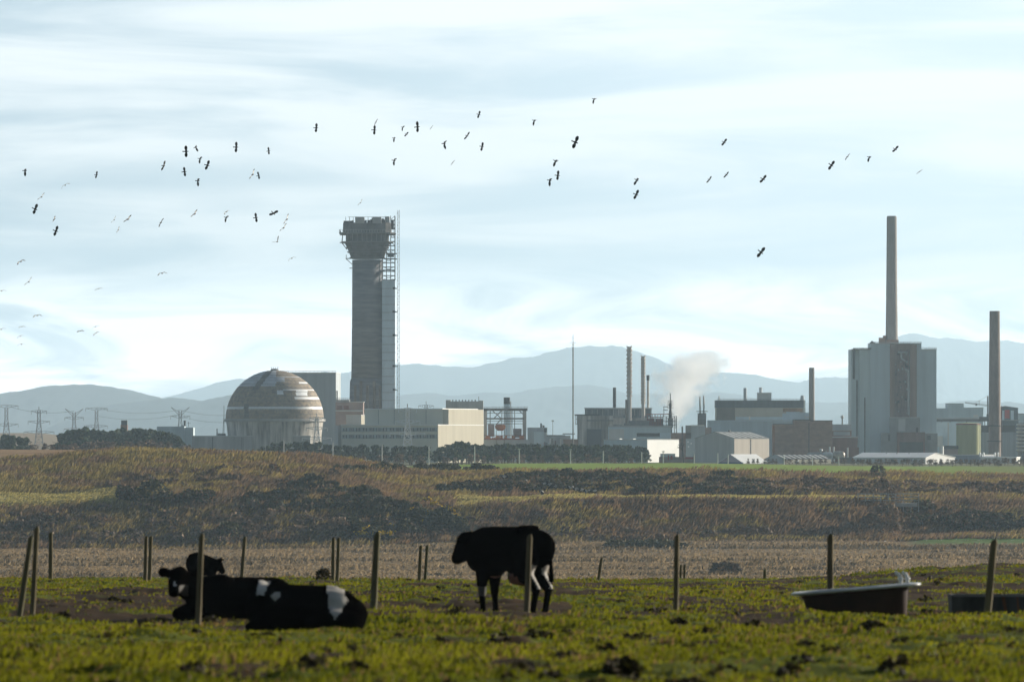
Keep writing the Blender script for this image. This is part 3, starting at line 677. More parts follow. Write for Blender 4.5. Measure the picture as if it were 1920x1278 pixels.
# ---------------------------------------------------------------- smaller clutter below the steam
t = T('workshop_row', 'row of small brown and grey workshops under the bare tree', 'building', 1238, 2560)
t.box('wall', BRICK, [(1236, 1300, 0, 20, 856, None)]); t.box('cabin', PALE, [(1238, 1266, -4, -.1, 850, 856), (1300.2, 1310, 2, 12, 845, None)]); t.box('red_panel', RED, [(1252, 1254, -5, -4.1, 853, 862), (1257, 1261, -5, -4.1, 854, 861), (1285, 1300, -.4, -.05, 857, 860)])
t = T('pump_house', 'dark pump house with round white vents beside the white warehouse end', 'building', 1286, 2640)
t.box('wall', SLATE, [(1287, 1303, 0, 30, 822, None)])
for x, y in ((1290, 828), (1296, 831), (1291, 837)): b = MB(); b.cyl(t.v(x, -.1, y), t.v(x, -1, y), 1.4 * t.k, n=10); b.build('vent', WHITE, t.o)
t = T('tank_house', 'grey tank house with a white roof edge under the steam', 'building', 1292, 2700)
t.box('wall', SLATE, [(1296, 1322, 0, 30, 798, None)]); t.box('roof', WHITE, [(1295.6, 1321, -1, 31, 796.4, 798)]); t.box('left_wing', CONC, [(1286, 1295.8, 4, 24, 797, None)]); t.box('right_wing', PINK, [(1322.2, 1334, 2, 25, 801, None)]); t.box('turret', STEEL, [(1278, 1281, 4, 8, 799, None)])
t = T('steaming_flue', 'pair of pale flues half lost in the steam plume', 'chimney', 1316, 2860)
for x, yt in ((1312.5, 743), (1319.5, 742)): t.stack('flue', PALE, x, 0, yt, None, 1.7, 2)
t.box('deck', STEEL, [(1306, 1327, -4, 6, 770, 771.5)]); t.box('support', STEEL, [(1308, 1324, -2, 6, 774, None)])

# ---------------------------------------------------------------- turbine hall and its neighbours
t = T('turbine_hall', 'wide beige hall with a dark roof band and white box on top', 'building', 1343, 2850)
t.box('wall', mat('beige_render', (.52, .49, .42), .85, .12, .1), [(1343, 1508, 0, 60, 764, None)]); t.box('roof_band', mat('dark_slate_band', (.09, .11, .125), .6, .15, .3, (2, 2, .2)), [(1342, 1508.5, -1, 61, 750, 764)]); t.box('left_panel', mat('brown_panel', (.17, .155, .135), .8, .1, .2), [(1343.5, 1378, -.6, -.02, 764.1, 788)])
t.box('window_band', CLADL, [(1379, 1478, -.6, -.02, 781, 787)]); t.box('door', WHITE, [(1404, 1407, -.9, -.62, 780, 787)]); t.box('stained_wall', mat('stained_orange_render', (.33, .2, .11), .8, .3, .2), [(1468, 1505, -.6, -.02, 765, 772)])
b = MB(); b.box(t.x(1421), t.x(1447), 10 * t.k, 40 * t.k, t.z(750), t.z(737)); hh = b.build('roof_house', PALE, t.o); t.box('house_roof', WHITE, [(1420.5, 1447.5, 9, 41, 735.6, 737)], hh)
t.rail('roof_railing', GALV, 1345, 1506, 0, 750, 2.6, 26)
t.stack('roof_vessel', SLATE, 1505, 12, 741, 750, 3, 4); t.stack('roof_vent', PALE, 1348.5, 6, 742, 750, 1, 1.4)
b = MB(); b.bar(t.v(1508.5, 0, 786), t.v(1508.5, 0, 750), .8); b.build('white_downpipe', WHITE, t.o)
t = T('roof_flue', 'dark roof flue on the left part of the beige hall roof', 'chimney', 1397.5, 2845); t.stack('flue', SLATE, 1397.5, 10, 727, 750, 3, 3)
t = T('stub_chimney', 'stub chimney on top of the white roof box', 'chimney', 1427, 2855); t.stack('flue', SLATE, 1427, 16, 726, 737, 3, 3)
t = T('long_shed', 'long blue grey cladding shed in front of the beige hall', 'building', 1322, 2760)
t.box('wall', CLAD, [(1328, 1505, 0, 60, 789, None)]); t.box('roof', CLADL, [(1327.6, 1490, -1, 61, 787.4, 789)]); t.box('left_wing', SLATE, [(1302, 1327.4, 8, 50, 805, None)])
t.box('roof_unit', CLADL, [(1468, 1505, 4, 24, 774.5, 787), (1475, 1500, 5, 20, 771.5, 774.5), (1500.2, 1517, 8, 20, 773, 787)]); t.box('hatch', mat('white_hatch', (.6, .55, .53), .6, .1, .4), [(1509, 1511, 7.4, 7.9, 780, 782), (1513, 1516.5, 7.4, 7.9, 780.6, 782.4)])
t = T('brown_brick_chimney', 'tall tapering brown chimney rising behind the brick block', 'chimney', 1522, 2740); t.stack('stack', LITEBR, 1522, 0, 689, None, 5.2, 5.9)
t = T('brick_block', 'windowless red brown brick block with a taller middle part', 'building', 1450, 2640)
t.box('wall', BRICK, [(1450, 1489, 4, 60, 795, None), (1489.02, 1520, 0, 60, 787.5, None), (1520.02, 1561, 3, 60, 789, None)]); t.box('roof', DARK, [(1450, 1488.9, 3, 61, 794, 795), (1489, 1520, -1, 61, 786, 787.5), (1520, 1561.5, 2, 61, 787.6, 789)]); t.box('corner', mat('orange_brick', (.33, .15, .10), .9, .15, .3), [(1449, 1453, 3.6, 8, 798, 848)]); t.box('joint', DARK, [(1516, 1517.4, -.6, -.02, 792, None)])
t = T('low_brick_wing', 'low dark brick wing with pale ledges and cowled vent behind brick block', 'building', 1561, 2700)
t.box('wall', REDB, [(1561, 1597, 6, 40, 806, None), (1561, 1608, 0, 5.9, 820, None)]); t.box('upper_wall', SLATE, [(1561, 1597, 10, 40, 795, 806)]); t.box('ledge', PALE, [(1561, 1599, 4, 6.2, 805.6, 807.4), (1561, 1609, -1.5, 0, 818, 820)]); t.box('window_band', SLATE, [(1563, 1594, 5.4, 5.98, 809, 816)])
t.stack('vent_pipe', STEEL, 1580, 14, 783, 795, 1.3, 1.3); b = MB(); k = t.k; b.lathe([(1.3 * k, t.z(784)), (3 * k, t.z(782.5)), (2.8 * k, t.z(779.5)), (.6 * k, t.z(777.8))], (t.x(1580), 14 * k), 14); b.build('cowl', PALE, t.o)

# ---------------------------------------------------------------- great reactor hall
t = T('reactor_hall', 'massive blue grey reactor hall with a deep brown central recess', 'building', 1597, 2780)
t.box('wall', CLAD, [(1612, 1670, 14, 110, 655, None), (1717.5, 1757, 14, 110, 655, None)]); t.box('left_bay', mat('pale_green_cladding', (.56, .66, .66), .6, .08, .2, (1.5, 1.5, .1)), [(1597, 1611.9, 20, 110, 655.5, None), (1612, 1632, 8, 13.9, 656, None)])
t.box('centre_bay', CLAD, [(1632, 1669, 4, 80, 644, None), (1706.2, 1728, 4, 80, 644, None)]); t.box('parapet', PALE, [(1632, 1728.4, 3, 81, 642.6, 644), (1597, 1631.9, 6.5, 110.5, 654, 655.4), (1728.5, 1757.5, 12, 110.5, 653.6, 655)])
t.box('recess_wall', mat('brown_recess', (.24, .165, .15), .85, .35, .35, (2, 2, .4)), [(1669.1, 1706, 10, 60, 646, None)]); t.box('recess_frame', mat('rusty_brown_frame', (.28, .19, .15), .85, .2, .3, (2, 2, .1)), [(1669.1, 1678, 2, 9.9, 645, 782), (1714, 1719, 2, 3.9, 646, 782), (1706.3, 1714, 2, 3.9, 645, 782), (1678.1, 1706.2, 2, 9.9, 644.2, 655)])
b = MB(); k = t.k
for p, q in (((1690, 662), (1690, 671)), ((1690, 671), (1698, 678)), ((1697, 692), (1704, 695)), ((1703, 695), (1703.5, 778)), ((1684, 660), (1702, 661))): b.cyl(t.v(p[0], 1, p[1]), t.v(q[0], 1, q[1]), .45, n=8)
b.build('white_pipe', mat('pale_duct', (.42, .44, .45), .5, .15, .5), t.o)
rr = random.Random(21); t.box('recess_gear', DARK, [(x, x + rr.uniform(1, 4), 8, 9.9, y, y + rr.uniform(1, 5)) for x, y in [(rr.uniform(1678, 1703), rr.uniform(657, 775)) for _ in range(24)]]); t.box('recess_gear_pale', SLATE, [(x, x + rr.uniform(1, 3), 7, 9.8, y, y + rr.uniform(1, 4)) for x, y in [(rr.uniform(1678, 1703), rr.uniform(657, 775)) for _ in range(18)]])
t.box('downpipe', DARK, [(1600, 1604, 18, 19.8, 653, 710), (1600, 1634, 4, 7, 652, 653.8), (1607, 1609, 18.6, 19.9, 712, 835), (1621, 1623, 7.2, 7.9, 745, 850)]); t.box('roof_plant', DARK, [(1632, 1642, 10, 20, 641, 645), (1634, 1638, 10, 16, 639, 643)]); t.rail('roof_railing', GALV, 1728, 1757, 14, 653.6, 2.6, 8); t.rail('parapet_railing', GALV, 1635, 1728, 5, 642.6, 2.2, 14)
t.box('lower_block', mat('grey_render_block', (.30, .31, .31), .8, .15, .15), [(1668, 1724, -8, 3.9, 783, None), (1651, 1680, -16, -8.1, 811, None), (1733, 1757, -12, 3, 812, None)]); t.box('lower_brick', REDB, [(1681, 1733, -20, -8.2, 810, None)]); t.box('ledge', PALE, [(1667, 1725, -9, -7.9, 781.6, 783)])
t.box('lower_panel', PALE, [(1684, 1697, -8.5, -8.05, 785, 808)]); t.box('dark_gear', DARK, [(1716, 1720, -21, -20.1, 801, 810), (1664, 1668, -17, -16.1, 814, 826), (1738, 1744, -13, -12.1, 816, 824), (1685, 1730, -20.6, -20.05, 828, None)])
t = T('great_chimney', 'very tall pale concrete chimney rising from the reactor hall roof', 'chimney', 1672, 2830); b = MB(); k = t.k
b.lathe([(12 * k, 0), (11.6 * k, t.z(640)), (10.2 * k, t.z(520)), (9.4 * k, t.z(407)), (8.8 * k, t.z(406.9)), (8.6 * k, t.z(405)), (7 * k, t.z(405)), (7 * k, t.z(409))], n=28); b.build('stack', LITEBR, t.o)
t.box('base_step', BRICK, [(1648, 1660, -10, 8, 633, 652), (1656, 1661, -9, 8, 629, 633), (1661, 1684, -13, -12.2, 637, 650)])
# ---------------------------------------------------------------- right hand plant
t = T('brown_chimney', 'tall brown tapering chimney near the right edge, second tallest there', 'chimney', 1865, 2700); b = MB(); k = t.k
b.lathe([(12 * k, 0), (11.6 * k, t.z(800)), (10.6 * k, t.z(700)), (9.6 * k, t.z(585)), (9.5 * k, t.z(583)), (7.5 * k, t.z(583)), (7.5 * k, t.z(588))], n=28); b.build('stack', mat('brown_chimney_concrete', (.235, .185, .155), .9, .22, .25, (1, 1, .4)), t.o)
b = MB()
for yy in (797, 826): b.lathe([(11.7 * k, t.z(yy + 1.5)), (14.5 * k, t.z(yy + 1.2)), (14.5 * k, t.z(yy)), (11.6 * k, t.z(yy))], n=20)
b.build('walkway', DARK, t.o); b = MB(); b.bar((13 * k, -2, t.z(850)), (12.4 * k, -2, t.z(760)), .25); b.build('ladder', RUST, t.o)
t = T('flat_grey_block', 'flat blue grey block with a raised centre right of reactor hall', 'building', 1757, 2950)
t.box('wall', CLAD, [(1755, 1777, 4, 60, 765, None), (1777, 1807, 0, 60, 756.5, None), (1807.1, 1844, 4, 60, 764.5, None)]); t.box('parapet', STEEL, [(1777, 1807, -.6, 60.5, 755.8, 756.5), (1807.2, 1844.5, 3, 60.5, 763.8, 764.5)])
t = T('conveyor_bridge', 'dark covered conveyor bridge running to the brown chimney', 'conveyor', 1757, 2850)
t.box('gallery', mat('brown_gantry', (.10, .09, .085), .8, .2, .4), [(1757, 1862, 0, 10, 785, 789.5)]); t.box('roof', SLATE, [(1757, 1862, -1, 11, 782, 785)]); t.box('leg', STEEL, [(x, x + 1.6, 2, 6, 789.5, None) for x in (1765, 1781, 1812, 1846)]); t.box('drive_house', PALE, [(1825, 1834, -3, -.1, 777.5, 781.5)]); t.box('drive_gear', DARK, [(1836, 1856, -4, 5, 781, 788), (1850, 1856, -3, 3, 776, 781)])
t = T('pale_wall_block', 'pale blue clad block below the conveyor bridge', 'building', 1757, 2840)
t.box('wall', CLADL, [(1757, 1796, 12, 40, 791, None)]); t.box('column', PALE, [(1777.5, 1780, 11, 11.9, 791, 850)]); t.box('tank', PALE, [(1758, 1768, 4, 11, 817, 838)])
t = T('olive_tank', 'squat olive green storage tank below the conveyor bridge', 'storage tank', 1818, 2740); b = MB(); k = t.k
b.lathe([(23 * k, 0), (23 * k, t.z(794)), (22 * k, t.z(793)), (.2, t.z(791.5))], (0, 25 * k), 40); b.build('shell', OLIVE, t.o); b = MB(); b.lathe([(23.1 * k, t.z(796)), (23.5 * k, t.z(796)), (23.5 * k, t.z(793.6)), (23.1 * k, t.z(793.6))], (0, 25 * k), 40); b.build('rim', RUST, t.o)
b = MB(); b.bar((20 * k, 6 * k, 0), (20 * k, 6 * k, t.z(793)), .35); b.build('ladder', GALV, t.o)
t = T('white_tank', 'small upright white tank before the pale blue wall', 'storage tank', 1763, 2640); t.stack('shell', WHITE, 1765, 0, 836, None, 4.5, 4.5); t.box('side_panel', CLADL, [(1758, 1761, -5, -3, 837, None)])
t = T('pipe_hut', 'low brown hut with a dark roof beside the small white tank', 'building', 1770, 2700); t.box('wall', PINK, [(1770, 1796, 0, 20, 841, None)]); t.box('roof', DARK, [(1769, 1797, -1, 21, 835, 841)])
t = T('dark_clad_house', 'dark gabled boiler house with a red square on its wall', 'building', 1876, 2820)
rf = t.gable(1872, 1909, 40, 765, 761.5, mat('dark_teal_cladding', (.085, .11, .125), .6, .12, .2, (2, 2, .1)), DARK, .35, .8, .6)
t.box('red_square', RED, [(1884, 1893, -.5, -.02, 768, 784)]); t.box('pale_panel', CLADL, [(1879, 1883, -.5, -.02, 769, 787), (1895, 1901, -.5, -.02, 769, 787)]); t.box('walkway', GALV, [(1876, 1912, -3, -.05, 787, 788.2)])
t = T('blue_clad_wall', 'vertical ribbed blue grey building behind the brown chimney foot', 'building', 1839, 2760)
t.box('wall', mat('ribbed_blue_cladding', (.25, .30, .37), .55, .15, .35, (3, 3, .05)), [(1839, 1910, 14, 50, 810, None)]); t.box('upper_wall', DARK, [(1842, 1905, 16, 40, 797, 810)]); t.box('pipe', GALV, [(1838, 1840, 8, 10, 806, None)])
t = T('tower_crane', 'pale horizontal crane jib reaching left of the brown chimney', 'crane', 1848, 2990); b = MB(); k = t.k
b.bar(t.v(1852, 0, 830), t.v(1852, 0, 742), .7)
for dy in (0, 2.4): b.bar(t.v(1809, 0, 755 - dy * .5), t.v(1858, 0, 762 - dy), .22)
for i in range(16): b.bar(t.v(1809 + 3 * i, 0, 755 + i * .43), t.v(1810.5 + 3 * i, 0, 753.2 + i * .36), .15)
b.bar(t.v(1852, 0, 742), t.v(1825, 0, 757), .1); b.bar(t.v(1836, 0, 758), t.v(1836, 0, 750), .2); b.build('mast', STEEL, t.o)
b = MB(); b.box(*sorted((t.x(1829), t.x(1832))), -1, 1, t.z(760), t.z(757)); b.build('trolley', DARK, t.o)
t = T('coil_tower', 'tower wrapped in stacked pale pipe coils at right edge', 'process tower', 1912, 2740); b = MB(); k = t.k
for i in range(8): b.lathe([(11 * k, t.z(798 + i * 6.8)), (13.5 * k, t.z(796 + i * 6.8)), (13.5 * k, t.z(794.6 + i * 6.8)), (11 * k, t.z(794 + i * 6.8))], (8 * k, 14 * k), 18)
b.build('coil', SILVER, t.o); b = MB(); b.lathe([(10.6 * k, 0), (10.6 * k, t.z(793))], (8 * k, 14 * k), 18); b.build('core', STEEL, t.o)
t = T('edge_block', 'pale grey block cut by the right edge above the coils', 'building', 1911, 2900); t.box('wall', CLAD, [(1911, 1950, 0, 40, 776, None)]); t.box('roof', STEEL, [(1910.5, 1950, -.6, 41, 774.8, 776)])

# ---------------------------------------------------------------- near sheds along the meadow
t = T('gabled_shed', 'large grey gabled shed with pale skylight stripes on its roof', 'shed', 1303, 2560, 40)
D = t.side(69); t.gable(1303, 1374, D, 821.5, 809.5, mat('warm_grey_sheet', (.52, .50, .46), .7, .1, .2, (2, 2, .1)), ROOFG, .5, .5, .8, False, 6, PALE)
t.box('side_wall', mat('pale_tan_sheet', (.52, .46, .39), .7, .08, .2, (2, 2, .1)), [(1374.02, 1374.4, .3, D - .3, 823, None)]); t.box('door_post', STEEL, [(1374.42, 1374.8, D * .46, D * .48, 823, None)]); t.box('roof_vent', DARK, [(1338, 1340.5, D * .4, D * .44, 806, 810)])
t = T('white_marquee', 'white marquee with a sloping white roof and open blue end', 'marquee', 1346, 2450, 42)
D = t.side(50); t.gable(1346, 1392, D, 868, 851.5, mat('grey_canvas', (.48, .40, .42), .7, .08, .3), WHITE, .5, .5, .6); t.box('blue_band', BLUE, [(1347, 1392, -.5, -.05, 866, None)])
t = T('striped_shed', 'low cream shed with dark and pale striped roof right of marquee', 'shed', 1434, 2480, 50)
D = t.side(92); t.gable(1434, 1468, D, 860, 852, SLATE, mat('dark_roof_sheet', (.06, .065, .07), .6, .2, .3), .5, .5, .6, False, 9, PALE)
t.box('side_wall', CREAM2, [(1468.02, 1468.5, .3, D - .3, 861, None)]); t.box('blue_base', BLUE, [(1468.52, 1468.9, D * .55, D * .8, 870, None)]); t.box('door', WHITE, [(1468.52, 1468.9, D * .28, D * .31, 861.5, 867)])
t = T('tank_farm', 'cluster of rounded silver vessels and thin pale vents behind striped shed', 'tanks', 1515, 2540); b = MB(); k = t.k
def drum(t, x0, x1, dep, yc, r, m):
    b = MB(); k = t.k; p0, p1 = t.v(x0, dep, yc), t.v(x1, dep, yc); rr_ = r * k; rings = []
    for f, q in ((0, .05), (.04, .55), (.12, .88), (.22, 1), (.78, 1), (.88, .88), (.96, .55), (1, .05)):
        c = p0.lerp(p1, f); rings.append([(c.x, c.y + rr_ * q * math.cos(a), c.z + rr_ * q * math.sin(a)) for a in [2 * math.pi * i / 18 for i in range(18)]])
    b.loft(rings); return b.build('vessel', m, t.o, smooth=True)
drum(t, 1512, 1548, 10, 853, 5.5, CONC); drum(t, 1541, 1563, 2, 853, 6, SILVER); drum(t, 1560, 1585, 6, 853, 7.5, mat('rusty_silver_vessel', (.45, .40, .33), .4, .25, .5, metal=.2)); drum(t, 1545, 1566, -4, 863, 5, SILVER)
for x, yt, r in ((1556.5, 837, 1.5), (1564, 837, 1.7), (1540, 845, 1.3), (1590, 839, 1.6)): t.stack('vent_pipe', SILVER, x, 12, yt, None, r, r)
b = MB(); b.lathe([(1.2 * k, t.z(846)), (3.4 * k, t.z(844.4)), (3 * k, t.z(842)), (.4, t.z(841))], (t.x(1540), 12 * k), 14); b.build('vent_cowl', SILVER, t.o)
t.box('base', SLATE, [(1540, 1598, 0, 20, 866, None)]); t.box('post', PALE, [(1548, 1549, -6, -5, 844, None)]); t.box('back_wall', REDB, [(1560, 1612, 24, 40, 838, None)])
t = T('dark_pump_block', 'dark clad pump block left of the long white shed', 'building', 1572, 2500); t.box('wall', mat('dark_brown_clad', (.11, .095, .09), .8, .2, .3), [(1572, 1597, 0, 20, 858, None)]); t.box('roof', STEEL, [(1571.5, 1597.5, -.6, 20.5, 857, 858)])
t = T('white_long_shed', 'long white shed with a row of windows and white gable end', 'shed', 1600, 2450, 30)
D = t.side(63); rf = t.gable(1600, 1730, D, 857, 848.5, mat('pale_shed_wall', (.64, .64, .62), .7, .08, .2), WHITE, .33, .5, 1.5, True); 
for x, wq in ((1607, 8), (1624, 8), (1644, 8), (1668, 8), (1690, 8), (1699, 7), (1710, 5), (1722, 4)):
    f = t.box('window', GLASS, [(x, x + wq, -.5, -.02, 860, 865.5)]); t.box('frame', PALE, [(x + wq * .47, x + wq * .53, -.8, -.52, 860, 865.5), (x - .4, x + wq + .4, -.9, -.1, 865.5, 866.3)], f)
t.box('roof_vent', DARK, [(x, x + 1.5, D * .25, D * .28, 849, 852) for x in (1645, 1664, 1686)], rf)
t = T('grey_lean_to', 'low slate blue shed between the white gable and white garage', 'shed', 1772, 2520, 30)
t.box('wall', mat('slate_blue_sheet', (.24, .27, .32), .7, .1, .25, (2, 2, .1)), [(1772, 1838, 0, 60, 853, None)]); t.box('roof', PALE, [(1771, 1838.5, -1, 61, 851.8, 853)])
t = T('white_garage', 'white flat roofed garage with four small roof cowls near right edge', 'garage', 1839, 2470, 12)
t.box('wall', mat('white_shed_wall', (.62, .61, .57), .7, .08, .2), [(1839, 1904, 0, 60, 858, None)]); t.box('roof', WHITE, [(1838.5, 1905, -1.2, 61, 856, 858)])
for x in (1833, 1839.5, 1860.5, 1866.5): b = MB(); k = t.k; b.lathe([(1.2 * k, t.z(856)), (1.2 * k, t.z(851.5)), (2.2 * k, t.z(851)), (1.4 * k, t.z(848.3)), (.3, t.z(847.6))], (t.x(x + 2), 20 * k), 12); b.build('roof_cowl', WHITE, t.o)
# rooftop-scale site buildings at the left
t = T('water_tower', 'small dark brick water tower above the left pines', 'tower', 232.5, 2600); t.box('shaft', BRICK, [(226, 239, 0, 13, 796, None)]); t.box('tank', SHAFT, [(227, 238.5, 0.5, 12.5, 787.5, 796)])
t = T('left_office', 'plain blue grey block with dark roof plant left of the dome', 'building', 294, 2780, 0)
t.box('wall', CLAD, [(294, 345, 0, 60, 799, None), (345.02, 362, 6, 60, 801, None)]); t.box('stair_tower', CLAD, [(340, 345.5, -1, 20, 797, None)]); b = MB(); k = t.k
b.cyl(t.v(346, 6, 799), t.v(346, 6, 788), 1.6 * k, 2.3 * k, 8); b.build('roof_tank', DARK, t.o); b = MB(); b.bar(t.v(353, 6, 799), t.v(353, 6, 790), .2); b.build('aerial', DARK, t.o); b = MB(); b.bar(t.v(351, 6, 793), t.v(357, 6, 793), .15); b.build('roof_plant', DARK, t.o)
# ================================================================ PYLONS, WIRES, POLES
def pylon(label, x, yt, d, kind, yb=None):
    t = T('pylon', label, 'pylon', x, d, 0, 'lattice pylons round the works', gz((x - 960) / F * d, min(d, 5000)) if d < 3300 else -9.0)
    k = t.k; H = t.z(yt); b = MB(); wb, wt = H * .12, H * .028; th = .21 * d / 2800 if d > 2600 else .30
    def hw(z): return wb + (wt - wb) * min(1, (z / (H * .72)) ** .8)
    n = 9; zs = [H * .93 * i / n for i in range(n + 1)]
    for i in range(n):
        a, c = hw(zs[i]), hw(zs[i + 1])
        for sx in (-1, 1):
            for sy in (-1, 1):
                b.bar((sx * a, sy * a, zs[i]), (sx * c, sy * c, zs[i + 1]), th * 1.3)
            b.bar((sx * a, -a, zs[i]), (-sx * c, -c, zs[i + 1]), th * .8); b.bar((sx * a, sx * a, zs[i]), (sx * c, -sx * c, zs[i + 1]), th * .8)
        b.bar((-a, -a, zs[i]), (a, -a, zs[i]), th * .8)
    pm = GALVN if d < 2600 else GALVP; b.build('body', pm, t.o)
    a = MB()
    if kind == 'barrel': arms = [(.90, .12), (.70, .18), (.50, .24)]
    elif kind == 'delta': arms = [(.96, .20), (.60, .19)]
    else: arms = [(.80, .17), (.56, .17)]
    for f, l in arms:
        a = MB()
        z = H * f; w = hw(z); a.bar((-w, 0, z), (w, 0, z), th)
        for e_ in (-.025, .03): a.bar((-w, -w, z + H * e_), (w, -w, z + H * e_), th * .8)

        for sx in (-1, 1):
            w = hw(z); e = (sx * (w + H * l), 0, z + H * .015)
            for sy in (-1, 1): a.bar((sx * w, sy * w, z - H * .025), e, th * .8); a.bar((sx * w, sy * w, z + H * .03), e, th * .8)
            a.bar(e, (e[0], 0, z - H * .05), th * .8)
            for q in (.35, .7): a.bar((sx * (w + H * l * q), 0, z - H * .018 * (1 - q)), (sx * (w + H * l * q), 0, z + H * .025), th * .7)
        a.build('cross_arm', pm, t.o)
    if kind == 'ears':
      for sx in (-1, 1):
        a = MB(); a.bar((sx * wt, 0, H * .84), (sx * H * .19, 0, H * 1.0), th); a.bar((sx * wt, 0, H * .9), (sx * H * .19, 0, H * 1.0), th); a.build('horn', pm, t.o)
    if kind == 'barrel': MB().bar((0, 0, H * .92), (0, 0, H), th * 1.5).build('peak', pm, t.o)
    return t
GALVP = mat('pylon_steel', (.22, .22, .23), .5, .2, .5); GALVN = mat('pale_pylon_steel', (.75, .75, .75), .5, .1, .5)
pylon('flat topped lattice pylon at the far left edge', 12, 758, 4000, 'delta')
pylon('nearest of the left pylons, large with three broad arms', 73, 762, 3300, 'barrel')
pylon('eared lattice pylon left of the brick water tower', 139, 766, 3900, 'ears')
pylon('slim flat topped pylon just left of the brick water tower', 181, 763, 4100, 'delta')
pylon('eared lattice pylon above the left grey office block', 338, 763, 3900, 'ears')
pylon('lattice pylon standing against the right side of the dome', 594, 775, 2470, 'barrel')
pylon('lattice pylon standing before the cream office windows', 764, 757, 2470, 'barrel')
pylon('tiny distant pylon behind the cream office roof', 799, 752, 5200, 'barrel')
def wire(label, p, q, sag, r):
    b = MB(); n = 14; pts = [p.lerp(q, i / n) - Vector((0, 0, sag * 4 * (i / n) * (1 - i / n))) for i in range(n + 1)]
    for a, c in zip(pts, pts[1:]): b.cyl(a, c, r, n=4, cap=False)
    tag(b.build('power_line', DARK), label, 'power line', 'power lines between the left pylons')
wire('uppermost thin power line sagging between pylons left of dome', P(181, 765, 4100), P(338, 768, 3900), 3, .09)
wire('middle thin power line sagging between pylons left of dome', P(186, 780, 4100), P(338, 776, 3900), 3, .09)
wire('thin power line running from the eared pylon towards the dome', P(338, 768, 3900), P(470, 772, 3600), 3, .09)
wire('lower thin power line from the eared pylon towards the dome', P(338, 780, 3900), P(470, 786, 3600), 3, .09)
wire('thin power line between the two far left pylons', P(12, 760, 4000), P(139, 770, 3900), 3, .09)

def lamp(px, yt, yb, d, label, arm=True):
    p = P(px, yb, d); o = empty('lamp_post', p, label, 'lamp post', 'pale perimeter poles'); b = MB(); h = (yb - yt) / F * d
    b.cyl((0, 0, -3), (0, 0, h), .24, .17, 8); b.build('pole', POLE, o)
    if arm: b = MB(); b.box(-.55, .55, -.2, .2, h, h + .35); b.build('lamp_head', POLE, o)
POLE = mat('pale_pole', (.55, .55, .52), .6, .1, .3)
for px, yt, yb, lb in ((532, 825, 866, 'pale pole before the pines under the dome, first from the left'), (624, 829, 868, 'pale pole just left of the cream office front'),
    (716, 833, 868, 'pale pole before the middle of the cream office'), (804, 836, 868, 'pale pole before the right end of the cream office windows'),
    (890, 836, 868, 'pale pole at the right corner of cream offices'), (973.5, 842, 870, 'pale pole below the open steel frame'), (1069.5, 843, 870, 'pale pole below the guyed mast'),
    (1131, 845, 870, 'pale pole left of the white warehouse'), (1203, 847, 870, 'pale pole before the white sunlit warehouse end'), (1243.5, 847, 871, 'pale pole before the brown workshops'),
    (1301.5, 851, 871, 'pale pole at the left corner of gabled shed'), (1345.5, 849, 872, 'left of two pale poles at the marquee'), (1365, 851, 872, 'right of two pale poles at the marquee'),
    (1470, 853, 874, 'pale pole before the left end of the striped shed'), (1523.5, 855, 876, 'pale pole before the right end of the striped shed'), (1572.5, 855, 878, 'pale pole right of the silver vessels')):
    lamp(px, yt, yb, 2190, lb, px in (1243.5, 973.5, 1069.5))

# ================================================================ TREES, BUSHES, HERBAGE
LEAF = attr_mat('foliage', .8, .12, 0, 0, .15)
def leafcloud(rg, n, fn, size, cols, up=.3):
    """n random leaf clumps (quads); fn(rg,n)->(n,3) positions"""
    c = fn(rg, n); a = rg.normal(size=(n, 3)); a /= np.linalg.norm(a, axis=1)[:, None]
    b = rg.normal(size=(n, 3)); b -= (a * b).sum(1)[:, None] * a; b /= np.linalg.norm(b, axis=1)[:, None]
    s = (size * rg.uniform(.5, 1.4, n))[:, None]; r = rg.uniform(.5, 1, n)[:, None]
    V = np.stack([c - a * s - b * s * r, c + a * s - b * s * r * .6, c + a * s * .8 + b * s * r, c - a * s * .7 + b * s * r], 1).reshape(-1, 3)
    cols = np.asarray(cols); t = cols[rg.integers(0, len(cols), n)] * rg.uniform(.6, 1.35, n)[:, None]
    return V, np.repeat(t, 4, 0)
def quads(n): return np.arange(n * 4).reshape(-1, 4)
def clump(cx, cy, cz, rx, ry, rz):
    def fn(rg, n):
        v = rg.normal(size=(n, 3)); v /= np.linalg.norm(v, axis=1)[:, None]; v *= rg.uniform(.25, 1, n)[:, None] ** .45
        v[:, 2] = np.where(v[:, 2] < -.5, -v[:, 2], v[:, 2]); return v * (rx, ry, rz) + (cx, cy, cz)
    return fn
PINEC = [(.036, .062, .030), (.055, .082, .036), (.026, .045, .028), (.075, .088, .04)]
BAREC = [(.20, .14, .095), (.15, .11, .08), (.24, .16, .10), (.11, .09, .06)]
SCRUB = [(.11, .075, .048), (.16, .10, .06), (.075, .06, .03), (.20, .125, .065)]
GORSE = [(.032, .036, .012), (.050, .052, .016), (.022, .024, .010), (.075, .066, .024)]
BARK = mat('bark', (.09, .07, .055), .9, .25, .6)
PINES = []
